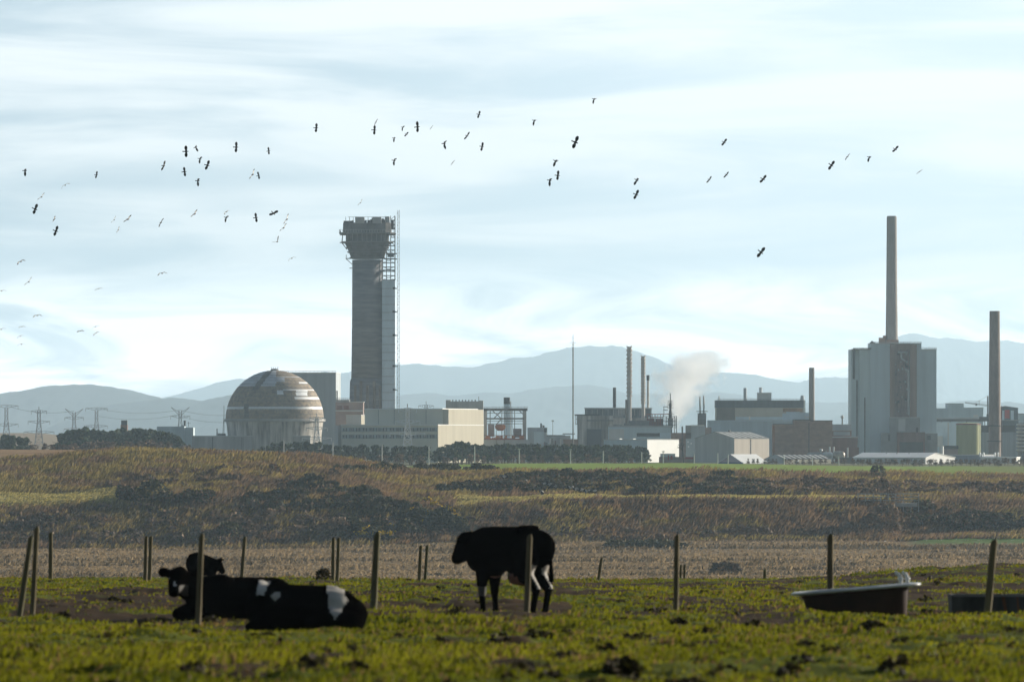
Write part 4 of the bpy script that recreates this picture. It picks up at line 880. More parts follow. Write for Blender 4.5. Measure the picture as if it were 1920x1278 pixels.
def tree_mesh(seed, cols, H, wd, conic, n=420):
    rg = np.random.default_rng(seed); V = []; C = []
    for i in range(15):
        f = rg.uniform(.25, .97) if i else .93; r = wd * (1 - conic * max(0, f - .35) / .65) * rg.uniform(.28, .62); an = rg.uniform(0, 6.28); off = wd * rg.uniform(0, .85) * (1 - f * .6)
        v, c = leafcloud(rg, n // 15, clump(off * math.cos(an), off * math.sin(an), H * f, r, r, H * .11), .42 * H / 9, cols); V.append(v); C.append(c * rg.uniform(.75, 1.25))
    V = np.concatenate(V); C = np.concatenate(C); cm = np_mesh('crown', V, quads(len(V) // 4), LEAF, C)
    b = MB(); b.cyl((0, 0, -1), (0, 0, H * .55), H * .03, H * .018, 7); b.cyl((0, 0, H * .55), (.02 * H, 0, H * .9), H * .018, H * .005, 6)
    rr = random.Random(seed)
    for i in range(5):
        a = rr.uniform(0, 6.28); z = H * rr.uniform(.35, .7); b.cyl((0, 0, z), (wd * .6 * math.cos(a), wd * .6 * math.sin(a), z + H * .14), H * .01, H * .004, 5)
    return cm, b.mesh('trunk', BARK)
for i in range(5): PINES.append(tree_mesh(100 + i, PINEC, 9, 3.4, .55))
BARES = [tree_mesh(200 + i, BAREC, 8, 3.2, .3, 300) for i in range(3)]
rr = random.Random(77)
def plant_tree(kind, px, yt, d, zg, label, cat, group, wide=1.0):
    var = PINES if kind == 'pine_tree' else BARES
    x = (px - 960) / F * d; zt = (HY - yt) / F * d; h = max(2.5, zt - zg) / (9 if kind == 'pine_tree' else 8)
    o = empty(kind, (x, d, zg), label, cat, group, rr.uniform(0, 6.28)); o.scale = (h * wide, h * wide, h)
    cm, tm = rr.choice(var); link('crown', cm, o); link('trunk', tm, o)
    return o
def belt(kind, xs, ys, d0, d1, n, label, group, cat='tree', wide=1.0, jit=4):
    for i in range(n):
        px = xs[0] + (xs[-1] - xs[0]) * (i + rr.uniform(.0, 1)) / n; d = rr.uniform(d0, d1)
        yt = np.interp(px, xs, ys) + rr.uniform(-jit * .4, jit)
        plant_tree(kind, px, yt, d, gz((px - 960) / F * d, d), label, cat, group, wide * rr.uniform(.8, 1.25))
belt('pine_tree', (108, 130, 160, 200, 240, 260, 300, 340), (818, 810, 806, 812, 806, 806, 810, 822), 2350, 2480, 44, 'dark pine in the belt left of the dome below water tower', 'pines of the left belt', wide=1.0)
belt('pine_tree', (2, 16, 34, 40, 56), (818, 815, 822, 818, 828), 2300, 2380, 7, 'dark pine at the far left edge beside big pylon', 'pines at the left edge')
belt('bare_tree', (60, 110, 200, 330, 420), (832, 836, 826, 828, 846), 2230, 2300, 24, 'brown leafless tree in front of the left pine belt', 'bare trees before the left belt', wide=1.2)
belt('pine_tree', (480, 520, 580, 640, 700, 800), (842, 832, 830, 836, 836, 838), 2280, 2400, 42, 'dark pine in the belt before dome and cream offices', 'pines before the cream offices', wide=1.1)
belt('pine_tree', (355, 400, 480), (850, 854, 846), 2280, 2350, 6, 'small pine standing before the grey annex', 'small pines before the annex', wide=1.1)
belt('bare_tree', (340, 480, 620, 800), (862, 856, 854, 852), 2200, 2260, 26, 'brown leafless bush tree along the works fence left', 'bare trees along the works fence', wide=1.5)
belt('pine_tree', (812, 830, 860, 900, 960, 1040, 1100, 1180, 1215), (846, 838, 831, 834, 834, 836, 836, 836, 842), 2260, 2400, 74, 'dark pine in the long belt between cream offices and warehouse', 'pines of the long middle belt', wide=1.1)
belt('bare_tree', (820, 900, 1000, 1100, 1200), (856, 852, 852, 852, 858), 2220, 2255, 24, 'brown leafless tree at the front of the middle pine belt', 'bare trees before the middle belt', wide=1.3)
belt('bare_tree', (1440, 1500, 1560, 1600), (864, 862, 866, 868), 2300, 2360, 14, 'brown leafless bush before the striped shed', 'bare bushes before the striped shed', wide=1.4)
belt('bare_tree', (1400, 1445), (870, 870), 2300, 2360, 5, 'small dark bush before the white marquee roof', 'small bushes before the marquee', wide=1.2)
belt('bare_tree', (1600, 1700, 1775, 1800, 1860, 1930), (879, 878, 876, 868, 862, 858), 2150, 2330, 46, 'brown leafless bush in the hedge before the white sheds', 'hedge bushes before the white sheds', wide=1.6, jit=7)
# one open bare tree with real twigs in front of the white wall
d = 2450; o = empty('twiggy_tree', P(1282, 858, d), 'bare twiggy tree in front of the white sunlit warehouse end', 'tree'); rg2 = random.Random(9)
def twig(b, p, dr, l, r, n):
    q = p + dr * l; b.cyl(p, q, r, r * .65, 5)
    if n == 0: return
    for i in range(3):
        e = (dr + Vector((rg2.uniform(-.9, .9), rg2.uniform(-.9, .9), rg2.uniform(-.3, .5)))).normalized(); twig(b, p.lerp(q, rg2.uniform(.55, 1)), e, l * .68, r * .6, n - 1)
b = MB(); b.cyl((0, 0, -2), (-.2, 0, 2.2), .3, .2, 7); b.build('trunk', BARK, o)
b = MB()
for i in range(3): twig(b, Vector((-.2, 0, 2)), Vector((rg2.uniform(-.8, .6), rg2.uniform(-.5, .5), 1)).normalized(), 2.3, .13, 3)
b.build('branch', BARK, o)
d = 2430; o = empty('twiggy_tree', P(1742, 873, d), 'small bare twiggy shrub in front of the white shed gable', 'tree')
b = MB(); b.cyl((0, 0, -2), (0, 0, .6), .14, .1, 6); b.build('trunk', BARK, o); b = MB()
for i in range(3): twig(b, Vector((0, 0, .5)), Vector((rg2.uniform(-.8, .8), 0, 1)).normalized(), 1.2, .07, 2)
b.build('branch', BARK, o)

# ---- thickets: far scrub nobody could count, one object per patch
def thicket(name, label, spots, cols, seed, leaf=.42, per=85, yellow=0, group=None, kind='stuff'):
    rg = np.random.default_rng(seed); V = []; C = []
    for (x, d, r, h) in spots:
        z = gz(x, d); n = int(per * max(.6, r * r / 5)); m = rg.uniform(.7, 1.35)
        v, c = leafcloud(rg, n, clump(x, d, z + h * .28, r, r, h * .8), leaf, cols); c = c * m
        if yellow and rg.uniform() < yellow:
            up = v[:, 2].reshape(-1, 4).mean(1) > z + h * .6; pick = np.repeat(up & (rg.uniform(size=len(up)) < .6), 4); c[pick] = (.6, .40, .015)
        V.append(v); C.append(c)
    V = np.concatenate(V); C = np.concatenate(C)
    o = link(name, np_mesh(name, V, quads(len(V) // 4), LEAF, C)); tag(o, label, 'scrub' if kind == 'stuff' else 'bush', group, kind); return o
def patch(rg, n, xs, y0, y1, rmin, rmax, hf=.8, dr=(1462, 1720)):
    out = []
    for i in range(n):
        px = rg.uniform(xs[0], xs[-1]); a, b_ = np.interp(px, xs, y0), np.interp(px, xs, y1); py = rg.uniform(min(a, b_), max(a, b_))
        x, d = hit(px, py, *dr); r = rg.uniform(rmin, rmax); out.append((x, d, r, r * hf * rg.uniform(.8, 1.3)))
    return out
rg = np.random.default_rng(314)
thicket('gorse_thicket', 'big dark mound of scrub in the middle of left slope', patch(rg, 70, (470, 540, 600, 680, 740), (935, 915, 905, 925, 950), (955, 962, 965, 968, 970), 1.6, 3.4, .8), SCRUB[:1] + GORSE + SCRUB[2:3], 1)
thicket('gorse_thicket', 'dark green gorse with yellow flowers below the cliff path', patch(rg, 95, (640, 720, 790, 840, 868), (975, 945, 950, 965, 985), (1015, 1012, 1008, 1006, 1004), 1.4, 3.0, .8), GORSE, 2, yellow=.10)
thicket('flowering_gorse', 'yellow flowering gorse edge above the marsh left of standing cow', patch(rg, 12, (800, 835, 862), (938, 952, 975), (944, 960, 984), 1.0, 1.8, .8), GORSE, 3, yellow=.95)
thicket('gorse_thicket', 'long dark gorse thicket above the distant black and white cows', patch(rg, 400, (850, 900, 960, 1050, 1150, 1250, 1350, 1430), (917, 905, 896, 893, 894, 898, 902, 910), (924, 926, 926, 923, 924, 928, 928, 928), 1.3, 2.6, .7), GORSE + GORSE + SCRUB[:2], 4, per=80)
thicket('gorse_hedge', 'dark gorse hedge on the skyline left of the green field', patch(rg, 50, (630, 700, 780, 850, 925), (880, 877, 877, 876, 877), (886, 886, 886, 884, 886), 1.2, 2.2, .75, (1600, 1800)), GORSE, 5, per=95)
thicket('gorse_hedge', 'dark gorse clumps along the lower edge of green field', patch(rg, 42, (960, 1100, 1250, 1380), (892, 892, 893, 895), (898, 897, 898, 900), 1.3, 2.6, .7, (1560, 1720)), GORSE, 6, per=95)
thicket('bramble_scrub', 'brown violet bramble scrub on the bank right of the gorse', patch(rg, 300, (1400, 1500, 1600, 1690, 1800, 1930), (908, 902, 905, 908, 910, 912), (928, 928, 928, 928, 928, 928), 1.2, 2.5, .6), SCRUB, 7)
thicket('bramble_scrub', 'mixed brown scrub over the lower left slope above marsh', patch(rg, 330, (-40, 100, 300, 500, 700, 860), (970, 958, 942, 952, 980, 995), (1026, 1026, 1026, 1022, 1018, 1012), 1.0, 2.4, .6), SCRUB + GORSE[:1] + BAREC, 8, per=60)
thicket('bramble_scrub', 'brown scrub scattered on the upper left slope', patch(rg, 60, (200, 300, 400, 520, 640), (905, 895, 880, 880, 885), (922, 920, 922, 925, 928), 1.2, 2.4, .8), SCRUB, 9, per=70)
thicket('dark_scrub', 'dark scrub row along the ledge path on the left', patch(rg, 34, (225, 280, 330, 400), (922, 925, 928, 930), (938, 945, 945, 940), 1.4, 2.6, .95), GORSE + SCRUB[:2], 10, per=90)
thicket('dark_scrub', 'dark hollow of scrub beside the footbridge on the right', patch(rg, 46, (1690, 1730, 1780, 1860, 1930), (950, 945, 962, 975, 985), (985, 990, 998, 996, 992), 1.4, 2.8, .9), GORSE + SCRUB[:2], 11, per=90)
thicket('bramble_scrub', 'scrub along the foot of the embankment on the right', patch(rg, 120, (860, 1000, 1200, 1400, 1600, 1700), (1000, 996, 994, 994, 990, 985), (1014, 1012, 1012, 1012, 1012, 1010), 1.0, 2.0, .6), SCRUB + BAREC, 12, per=70)
thicket('bramble_scrub', 'low scrub dotted over the right embankment face', patch(rg, 60, (880, 1200, 1500, 1680), (945, 940, 940, 945), (995, 992, 992, 990), .7, 1.6, .6), SCRUB + BAREC, 13, per=60)
thicket('dark_scrub', 'dark low scrub strip on the far marsh edge right of cow', patch(rg, 40, (1140, 1200, 1280), (1021, 1019, 1020), (1028, 1027, 1027), 1.0, 1.7, .7, (1200, 1500)), GORSE, 14, per=80)
for lb, px, py, r, h, cols, dr in (('dark rounded bush on the skyline above the ledge path', 585, 918, 4.2, 4.0, GORSE, (1500, 1720)), ('rounded grey brown bush low on the embankment right of centre', 1660, 985, 5, 5.5, SCRUB, (1462, 1720)),
    ('dark leaning bush on the ledge left of the footbridge', 1655, 930, 3.0, 5, SCRUB, (1500, 1720)), ('dark wind bent bush rising above the right hand field edge', 1647, 893, 2.4, 3.2, GORSE, (1560, 1720)),
    ('low round bush on the marsh left of the tall thin post', 1360, 1075, 3.6, 2.3, SCRUB, (1080, 1300)), ('dark bush on the ledge at the left of the cow terrace', 830, 925, 2.6, 2.6, GORSE, (1500, 1720)),
    ('round dark bush at the left end of gorse on ledge', 287, 932, 4.0, 4.4, GORSE, (1500, 1720)), ('rounded pale twiggy bush above the marsh left of gorse', 635, 1000, 3.4, 4.2, BAREC, (1462, 1720)), ('dark round bush at the slope foot behind the lying cows', 430, 1003, 3.5, 3.5, GORSE, (1462, 1720)),
    ('green dark bush on the embankment crest end by footbridge', 1672, 948, 2.8, 4.5, SCRUB, (1500, 1720))):
    x, d = hit(px, py, *dr); thicket('bush', lb, [(x, d, r, h)], cols, int(px), per=110, kind=None)

# ---- grass blades (numpy, one object per kind of herbage)
def blades(name, label, X_, D_, Z_, h, wd, lean, cols, seed, cat='grass', up=0):
    rg = np.random.default_rng(seed); n = len(X_); a = rg.uniform(0, math.pi, n); hh = h * rg.uniform(.5, 1.4, n); ww = wd * rg.uniform(.6, 1.3, n)
    dx, dy = np.cos(a) * ww, np.sin(a) * ww; lx = lean * hh * rg.uniform(.3, 1.4, n) + rg.normal(0, .22, n) * hh; ly = rg.normal(0, .3, n) * hh
    b0 = np.stack([X_ - dx, D_ - dy, Z_ - .05 * hh], 1); b1 = np.stack([X_ + dx, D_ + dy, Z_ - .05 * hh], 1)
    t1 = np.stack([X_ + lx + dx * .25, D_ + ly + dy * .25, Z_ + hh], 1); t0 = np.stack([X_ + lx - dx * .35, D_ + ly - dy * .35, Z_ + hh * .93], 1)
    V = np.stack([b0, b1, t1, t0], 1).reshape(-1, 3)
    o = link(name, np_mesh(name, V, quads(n), GRASS, np.repeat(cols, 4, 0))); return tag(o, label, cat, None, 'stuff')
GRASS = attr_mat('grass_blade', .7, .55, 0, 0, .15)
# pasture turf
rg = np.random.default_rng(99); n = 330000
D_ = 36 * (172 / 36) ** rg.uniform(0, 1, n) ** .9; X_ = D_ * rg.uniform(-.098, .098, n)
mud = mudm(X_, D_); cl = .55 * fbm(X_ / .7, D_ / .9, 131, 3) + .45 * fbm(X_ / 2.6, D_ / 5, 132, 3); keep = rg.uniform(size=n) < (1 - .93 * mud) * (.25 + 1.5 * sst(cl, .35, .65)); X_, D_, mud, cl = X_[keep], D_[keep], mud[keep], cl[keep]; n = len(X_)
g = fbm(X_ / 2, D_ / 4, 133, 3); cols = mixn((.075, .092, .004), (.21, .20, .011), g) * rg.uniform(.8, 1.15, n)[:, None]
dry = rg.uniform(size=n) < .10 + .25 * sst(fbm(X_ / 1.5, D_ / 3, 137, 3), .5, .7); cols[dry] = np.array((.17, .11, .045)) * rg.uniform(.6, 1.2, dry.sum())[:, None]
blades('pasture_grass', 'short green grazed turf in the foreground', X_, D_, ztop(X_, D_), .028 + .035 * sst(cl, .4, .75), .011 + .008 * D_ / 60, .25, cols, 7)
# loose clods and dung scattered through the turf
nc = 750; Dc = 38 * (165 / 38) ** rg.uniform(0, 1, nc); Xc = Dc * rg.uniform(-.098, .098, nc); wq = rg.uniform(.25, 1, nc) < .35 + .6 * fbm(Xc / 3, Dc / 5, 161, 3); Vs = []; Cs = []
for xq, dq in zip(Xc[wq], Dc[wq]):
    r = rg.uniform(.03, .10); v, c = leafcloud(rg, 26, clump(xq, dq, float(ztop(xq, dq)) + r * .2, r * 1.3, r * 1.3, r * .7), r * .33, [(.035, .026, .014), (.055, .045, .016), (.022, .016, .010), (.07, .06, .02)]); Vs.append(v); Cs.append(c)
Vs = np.concatenate(Vs); tag(link('turf_clods', np_mesh('turf_clods', Vs, quads(len(Vs) // 4), LEAF, np.concatenate(Cs))), 'dark loose clods and dung scattered over the pasture', 'clods', None, 'stuff')
# coarse grass on the banks
n = 150000; px = rg.uniform(-60, 1980, n); tt = rg.uniform(0, 1, n); D_ = 1466 + tt * 200; X_ = (px - 960) / F * D_
gm = gmask(px, D_); keep = (rg.uniform(size=n) > gm * .97) & ~((px < 170) & (D_ > 1650)); px, D_, X_ = px[keep], D_[keep], X_[keep]; n = len(px)
nz = fbm(X_ / 12, D_ / 9, 141, 4); sel = sst(nz + .08 * sst(px, 600, 950), .44, .62)
low = 1 - sst(D_, 1490, 1530)
cols = mixn(mixn((.30, .215, .065), (.17, .145, .04), fbm(X_ / 4, D_ / 7, 149, 3)), mixn((.20, .12, .06), (.145, .10, .06), fbm(X_ / 5, D_ / 5, 151, 3)), np.clip(sel + .25 * low * (px < 850), 0, 1)) * (.62 + .7 * fbm(X_ / 3.0, D_ / 5, 147, 3)[:, None]) * rg.uniform(.5, 1.4, n)[:, None]
terr = (D_ > 1511) & (D_ < 1545) & (((px > 850) & (px < 1670)) | (px < 270)); cols[terr] = mixn((.31, .27, .075), (.42, .34, .12), rg.uniform(size=terr.sum())) * rg.uniform(.7, 1.2, terr.sum())[:, None]
hgt = np.where(terr, .35, .95 + .8 * (vnoise(X_ / 5, D_ / 5, 7) - .4))
blades('bank_grass', 'coarse windblown straw and bracken covering the far banks', X_, D_, zfar(px, D_), np.maximum(hgt, .25), .23, .65, cols, 8)
# reeds on the marsh
n = 60000; px = rg.uniform(-60, 1980, n); D_ = rg.uniform(1075, 1472, n); X_ = (px - 960) / F * D_
st = fbm(X_ / 60, D_ / 9, 83, 3); cols = mixn((.20, .14, .075), (.265, .195, .105), rg.uniform(size=n)) * rg.uniform(.6, 1.25, n)[:, None]; dk = st > .64; cols[dk] *= .45
gg = (px > 1700) & (D_ > 1435) & (D_ < 1500); keep = ~gg
blades('marsh_reed', 'flat brown reed bed between pasture and far banks', X_[keep], D_[keep], zfar(px, D_)[keep], .24 + .4 * (st[keep] > .6), .34, .25, cols[keep], 9, 'reeds')
# ================================================================ ANIMALS
FURB = mat('black_hide', (.0018, .0016, .0016), 1, .3, 4, spec=.0)
FURW = mat('white_hide', (.42, .39, .35), .7, .15, 4, spec=.1)
GRYH = mat('grey_hide', (.06, .056, .05), .7, .2, 4)
FURP = mat('pink_brown_hide', (.20, .095, .065), .7, .3, 4, spec=.15)
def cap_mb(b, p, q, r0, r1, sq=(1, 1, 1), n=14):
    """tapered capsule as one closed shape, squashed about p by sq"""
    p = Vector(p); q = Vector(q); d = (q - p); L_ = d.length; d = d.normalized(); a = d.orthogonal().normalized(); c = d.cross(a); rings = []
    prof = [(-r0 * math.cos(t), r0 * math.sin(t)) for t in [math.pi / 2 * i / 5 for i in range(5)]] + [(0, r0), (L_ * .5, (r0 + r1) / 2), (L_, r1)] + [(L_ + r1 * math.sin(t), r1 * math.cos(t)) for t in [math.pi / 2 * i / 5 for i in range(1, 5)]]
    for s, r in prof:
        r = max(r, .004); rings.append([p + d * s + (a * math.cos(2 * math.pi * i / n) + c * math.sin(2 * math.pi * i / n)) * r for i in range(n)])
    m = (p + q) / 2
    rings = [[Vector((m.x + (v.x - m.x) * sq[0], m.y + (v.y - m.y) * sq[1], m.z + (v.z - m.z) * sq[2])) for v in r] for r in rings]
    b.loft(rings)
def body_mesh(parts, voxel, mats, pick, smooth=4):
    """parts fused into one continuous skin by a voxel remesh; pick(x,y,z,n)->material index"""
    b = MB()
    for p in parts: cap_mb(b, *p)
    o = b.build('tmp', mats[0]); m = o.modifiers.new('r', 'REMESH'); m.mode = 'VOXEL'; m.voxel_size = voxel
    s = o.modifiers.new('s', 'SMOOTH'); s.iterations = smooth; s.factor = .5
    dg = bpy.context.evaluated_depsgraph_get(); me = bpy.data.meshes.new_from_object(o.evaluated_get(dg)); bpy.data.objects.remove(o)
    me.materials.clear()
    for x in mats: me.materials.append(x)
    for f in me.polygons: f.material_index = pick(f.center.x, f.center.y, f.center.z, f.normal); f.use_smooth = True
    me.name = 'body'; return me
def cow_parts(hd=0.0):
    """standing cow facing +x, y to its left; hoof level z=0"""
    P_ = [((.22, 0, 1.06), (-.48, 0, 1.10), .365, .33, (1, .80, 1.02)), ((-.50, 0, 1.12), (-.74, 0, 1.10), .31, .27, (1, .85, 1.05)), ((-.50, .15, 1.39), (-.56, -.15, 1.39), .07, .07),
          ((.20, 0, 1.32), (-.45, 0, 1.33), .11, .11), ((.18, 0, .90), (.40, 0, .92), .30, .22, (1, .85, 1)),
          ((.30, 0, 1.12), (.60, 0, 1.10), .29, .20, (1, .62, 1.08)), ((.66, 0, 1.20), (.80, 0, .97), .145, .105), ((.80, 0, .97), (.83, 0, .92), .105, .10), ((.58, 0, 1.28), (.70, 0, 1.25), .075, .085), ((.56, 0, 1.06), (.76, 0, .92), .13, .08),
          ((.60, .13, 1.25), (.55, .33, 1.22), .055, .06, (.7, 1, 1)), ((.60, -.13, 1.25), (.55, -.33, 1.22), .055, .06, (.7, 1, 1)),
          ((-.42, 0, .66), (-.30, 0, .63), .18, .13, (1, .9, .9)), ((-.88, 0, 1.28), (-.96, 0, .95), .045, .03), ((-.96, 0, .95), (-.97, 0, .60), .03, .05)]
    for s in (1, -1):
        P_ += [((.20, .17 * s, .92), (.23, .17 * s, .52), .15, .085), ((.23, .17 * s, .52), (.23, .17 * s, .40), .075, .07), ((.23, .17 * s, .40), (.21, .17 * s, .12), .055, .048), ((.21, .17 * s, .12), (.23, .17 * s, .03), .055, .066),
               ((-.62, .17 * s, 1.0), (-.56, .19 * s, .70), .24, .15), ((-.58, .18 * s, .70), (-.80, .17 * s, .47), .13, .075), ((-.80, .17 * s, .47), (-.74, .17 * s, .13), .06, .05), ((-.74, .17 * s, .13), (-.71, .17 * s, .03), .055, .068)]
    return P_
def pk_stand(x, y, z, n):
    if -.93 < x < -.66 and .46 < z < .84 and n.x < -.78 and abs(abs(y) - .16) < .09: return 1
    if -.62 < x < -.18 and z < .70 and abs(y) < .2: return 2
    if -.55 < x < .1 and z < .66: return 2
    if x > .05 and .34 < z < .50 and x < .4: return 3 if y > 0 else 0
    return 0
o = empty('cow', (0, 0, 0), 'black cow standing side on with head to the left', 'cow', 'cows in the foreground pasture')
d = 89.0; psi = R(35); x = (938 - 960) / F * d; o.location = (x, d, gz(x, d) - .02); o.rotation_euler = (0, 0, math.pi - psi)
link('body', body_mesh(cow_parts(), .030, [FURB, FURW, FURP, GRYH], pk_stand, 3), o)
b = MB()
for s in (1, -1): b.lathe([(.001, 0), (.018, .006), (.02, .014), (.001, .03)], (.78, .115 * s), 8)
e = b.build('eye', GLASS, o); e.location = (0, 0, 1.12)

# lying cows
def pk_a(x, y, z, n):
    x += (float(vnoise(x * 14, z * 14, 3)) - .5) * .05; z += (float(vnoise(x * 16, z * 16, 5)) - .5) * .05
    if y < .05 or z > .40:
        if abs(x - .40) < .11 * min(1, max(.0, (z - .17) / .22)) and z > .17: return 1
        if -.55 < x < -.44 + .2 * (z - .6) and z > .48: return 1
        if (x + .33) ** 2 + (z - .475) ** 2 < .0022: return 1
    if x < -.70 and z < .13 and y < -.1: return 1
    return 0
A = [((-.40, 0, .33), (.38, 0, .29), .31, .30, (1, 1, .95)), ((.40, 0, .28), (.52, 0, .24), .29, .25, (1, 1.1, .95)), ((-.38, .02, .44), (-.22, .02, .44), .19, .19, (1, .8, 1)), ((.30, -.26, .16), (.56, -.30, .14), .19, .16, (1, 1, 1)),
     ((-.46, -.20, .16), (-.62, -.22, .09), .13, .09), ((-.62, -.24, .08), (-.40, -.34, .07), .07, .06), ((-.48, .10, .40), (-.55, .48, .52), .20, .14), ((-.55, .48, .54), (-.60, .74, .40), .12, .085), ((-.48, .44, .60), (-.36, .40, .63), .035, .03), ((-.3, 0, .52), (.35, 0, .50), .10, .10),
     ((.62, -.1, .3), (.70, -.25, .08), .04, .03), ((.1, -.3, .1), (.32, -.42, .06), .1, .07)]
d = 68.4; o = empty('cow', (0, 0, 0), 'front lying black cow with a white patch over its hip', 'cow', 'cows in the foreground pasture'); x = (570 - 960) / F * d; o.location = (x, d, gz(x, d) - .03)
link('body', body_mesh(A, .024, [FURB, FURW], pk_a, 4), o)
def pk_b(x, y, z, n):
    if y < -.3 and abs(x + .50) < .018 and .48 < z < .55: return 1
    if -.44 < x < -.33 and .34 < z < .50 and y < -.1 and (x + .44) > (.40 - z) * .5: return 3
    return 0
B = [((-.10, .1, .31), (.80, .25, .30), .29, .29, (1, 1, 1)), ((-.15, .0, .40), (.10, .05, .44), .21, .2), ((-.14, .0, .36), (-.42, -.12, .50), .22, .16), ((-.46, -.16, .59), (-.50, -.36, .43), .15, .095), ((-.50, -.36, .43), (-.51, -.40, .40), .085, .08), ((-.44, -.12, .66), (-.48, -.16, .64), .09, .1),
     ((-.54, -.14, .64), (-.67, -.14, .66), .05, .08, (1, .5, 1)), ((-.33, -.14, .64), (-.22, -.12, .63), .045, .05, (1, .5, 1)), ((-.25, -.12, .15), (-.46, -.22, .1), .14, .09), ((-.46, -.24, .08), (-.22, -.34, .07), .07, .06), ((.0, .1, .48), (.75, .22, .47), .10, .10), ((.62, .1, .2), (.9, 0, .15), .2, .16)]
d = 77; o = empty('cow', (0, 0, 0), 'lying black cow facing the camera with one ear raised', 'cow', 'cows in the foreground pasture'); x = (400 - 960) / F * d; o.location = (x, d, gz(x, d) - .03)
link('body', body_mesh(B, .024, [FURB, FURW, FURP, GRYH], pk_b, 4), o)
b = MB()
for sx in (-.565, -.405): b.lathe([(.001, 0), (.02, .006), (.02, .016), (.001, .03)], (sx, -.275), 8)
e = b.build('eye', GLASS, o); e.location = (0, 0, .57)
C = [((-.20, 0, .57), (.06, 0, .52), .26, .20, (1, .8, 1)), ((-.34, .05, .72), (-.20, .05, .76), .07, .06), ((.06, 0, .56), (.24, -.05, .55), .16, .11), ((.24, -.05, .57), (.33, -.1, .42), .095, .07), ((.27, -.1, .66), (.36, -.16, .66), .03, .028), ((.24, .06, .66), (.3, .16, .68), .03, .028)]
for sx in (-.3, .1):
    for s in (.12, -.12): C.append(((sx, s, .45), (sx, s, .04), .1, .05))
d = 122; o = empty('calf', (0, 0, 0), 'small black calf standing behind the lying cows, head turned right', 'calf'); x = (388 - 960) / F * d; o.location = (x, d, (HY - 1036) / F * d - .83); gzz = gz(x, d); o.scale = (1, 1, 1); 
o.location.z = gzz - .02; sc = 1.06 * ((HY - 1036) / F * d - gzz) / .83; o.scale = (sc,) * 3
link('body', body_mesh(C, .026, [FURB], lambda *a: 0, 4), o)
# distant herd on the terrace
def herd_mesh(seed):
    r_ = random.Random(seed); cs = [(r_.uniform(-.7, .3), r_.uniform(.8, 1.3), r_.uniform(.16, .34)) for _ in range(4)]
    return body_mesh(cow_parts(), .055, [FURB, FURW], lambda x, y, z, n: 1 if (any((x - a) ** 2 + (z - c) ** 2 < q * q for a, c, q in cs) or (z < .45 and seed % 2)) else 0, 2)
HM = [herd_mesh(i) for i in range(4)]
for i, (px, py, yaw, lb) in enumerate(((948, 899, 20, 'white faced distant cow highest up in the gorse'), (987, 905, 80, 'tiny white cow alone in the gorse'), (1021, 911, 170, 'distant black cow at left of the upper group in gorse'), (1029, 912, 150, 'distant black and white cow second in the upper gorse group'),
      (1038, 915, 200, 'distant white cow at right end of the upper gorse group'), (1017, 927, 80, 'small pale calf lying on the terrace edge below the herd'), (1069, 918, 190, 'distant pied cow at left of the lower grazing group'), (1081, 921, 160, 'distant mostly black cow second in the lower grazing group'), (1092, 923, 20, 'distant dark cow in the middle of the lower grazing group'), (1100, 924, 190, 'distant black cow near right of the lower grazing group'), (1112, 925, 170, 'distant white backed cow at right end of the lower grazing group'))):
    x, dd = hit(px, py + 3, 1500, 1720); dd -= 3; x = (px - 960) / F * dd
    o = empty('distant_cow', (x, dd, gz(x, dd) + .1), lb, 'cow', 'distant cows on the gorse terrace', R(yaw)); o.scale = (1.15,) * 3; link('body', HM[(1, 3, 0, 1, 3, 3, 2, 0, 0, 2, 3)[i]], o)
# ---- lapwings
BBLK = mat('black_plumage', (.012, .012, .013), .6, .3, 6, spec=.2); BWHT = mat('white_plumage', (.62, .62, .60), .7, .1, 6); BGRY = mat('grey_plumage', (.06, .06, .062), .7, .2, 6)
def bird_mesh(flap, pale=0, fold=0.0):
    """flying bird heading +x, wings along y; flap = wing root/tip lift"""
    b = MB(); bm = []
    rings = []
    for xx, r, zz in ((.17, .006, .005), (.14, .022, .005), (.11, .033, .004), (.07, .035, 0), (.0, .055, -.006), (-.08, .048, -.004), (-.14, .028, 0), (-.20, .035, .002), (-.25, .042, .002)):
        fl = 1 if xx > -.16 else .25
        r *= 1.25; rings.append([(xx * 1.25, r * math.cos(a), zz + r * math.sin(a) * fl) for a in [2 * math.pi * i / 10 for i in range(10)]])
    b.loft(rings)
    nb = len(b.f)
    st = [(0, .07, -.06, 0), (.12, .09, -.08, flap[0] * .12), (.23, .12, -.12, flap[0] * .23), (.33, .12, -.125, flap[0] * .24 + flap[1] * .10), (.42, .085, -.09, flap[0] * .24 + flap[1] * .17), (.48, .035, -.02, flap[0] * .24 + flap[1] * .21)]
    tags = []
    for s in (1, -1):
        base = len(b.v); V = []
        for yy, xl, xt, zz in st:
            y = yy * (1 - fold) * s; V += [(xl, y, zz + .011), (xt, y, zz + .008), (xl, y, zz - .009), (xt, y, zz - .006)]
        Fs = []
        for i in range(5):
            k = i * 4; up = (k, k + 4, k + 5, k + 1); lo = (k + 2, k + 3, k + 7, k + 6)
            Fs += [up if s > 0 else up[::-1], lo if s > 0 else lo[::-1], (k, k + 2, k + 6, k + 4), (k + 1, k + 5, k + 7, k + 3)]
        Fs.append((20, 22, 23, 21)); b._add(V, Fs)
        for i in range(5): tags += [('u', i), ('l', i), ('e', i), ('e', i)]
        tags.append(('e', 5))
    me = b.mesh('bird', [BBLK, BWHT, BGRY], False)
    for j, f in enumerate(me.polygons):
        if j < nb: f.material_index = 1 if f.normal.z < -.1 and f.center.x < .09 else 0
        else:
            kd, i = tags[j - nb]; f.material_index = 0 if not pale else (2 if kd != 'l' else (1 if i < 3 else 0))
            if kd == 'l' and i < 2: f.material_index = 1 if pale else 2
    return me
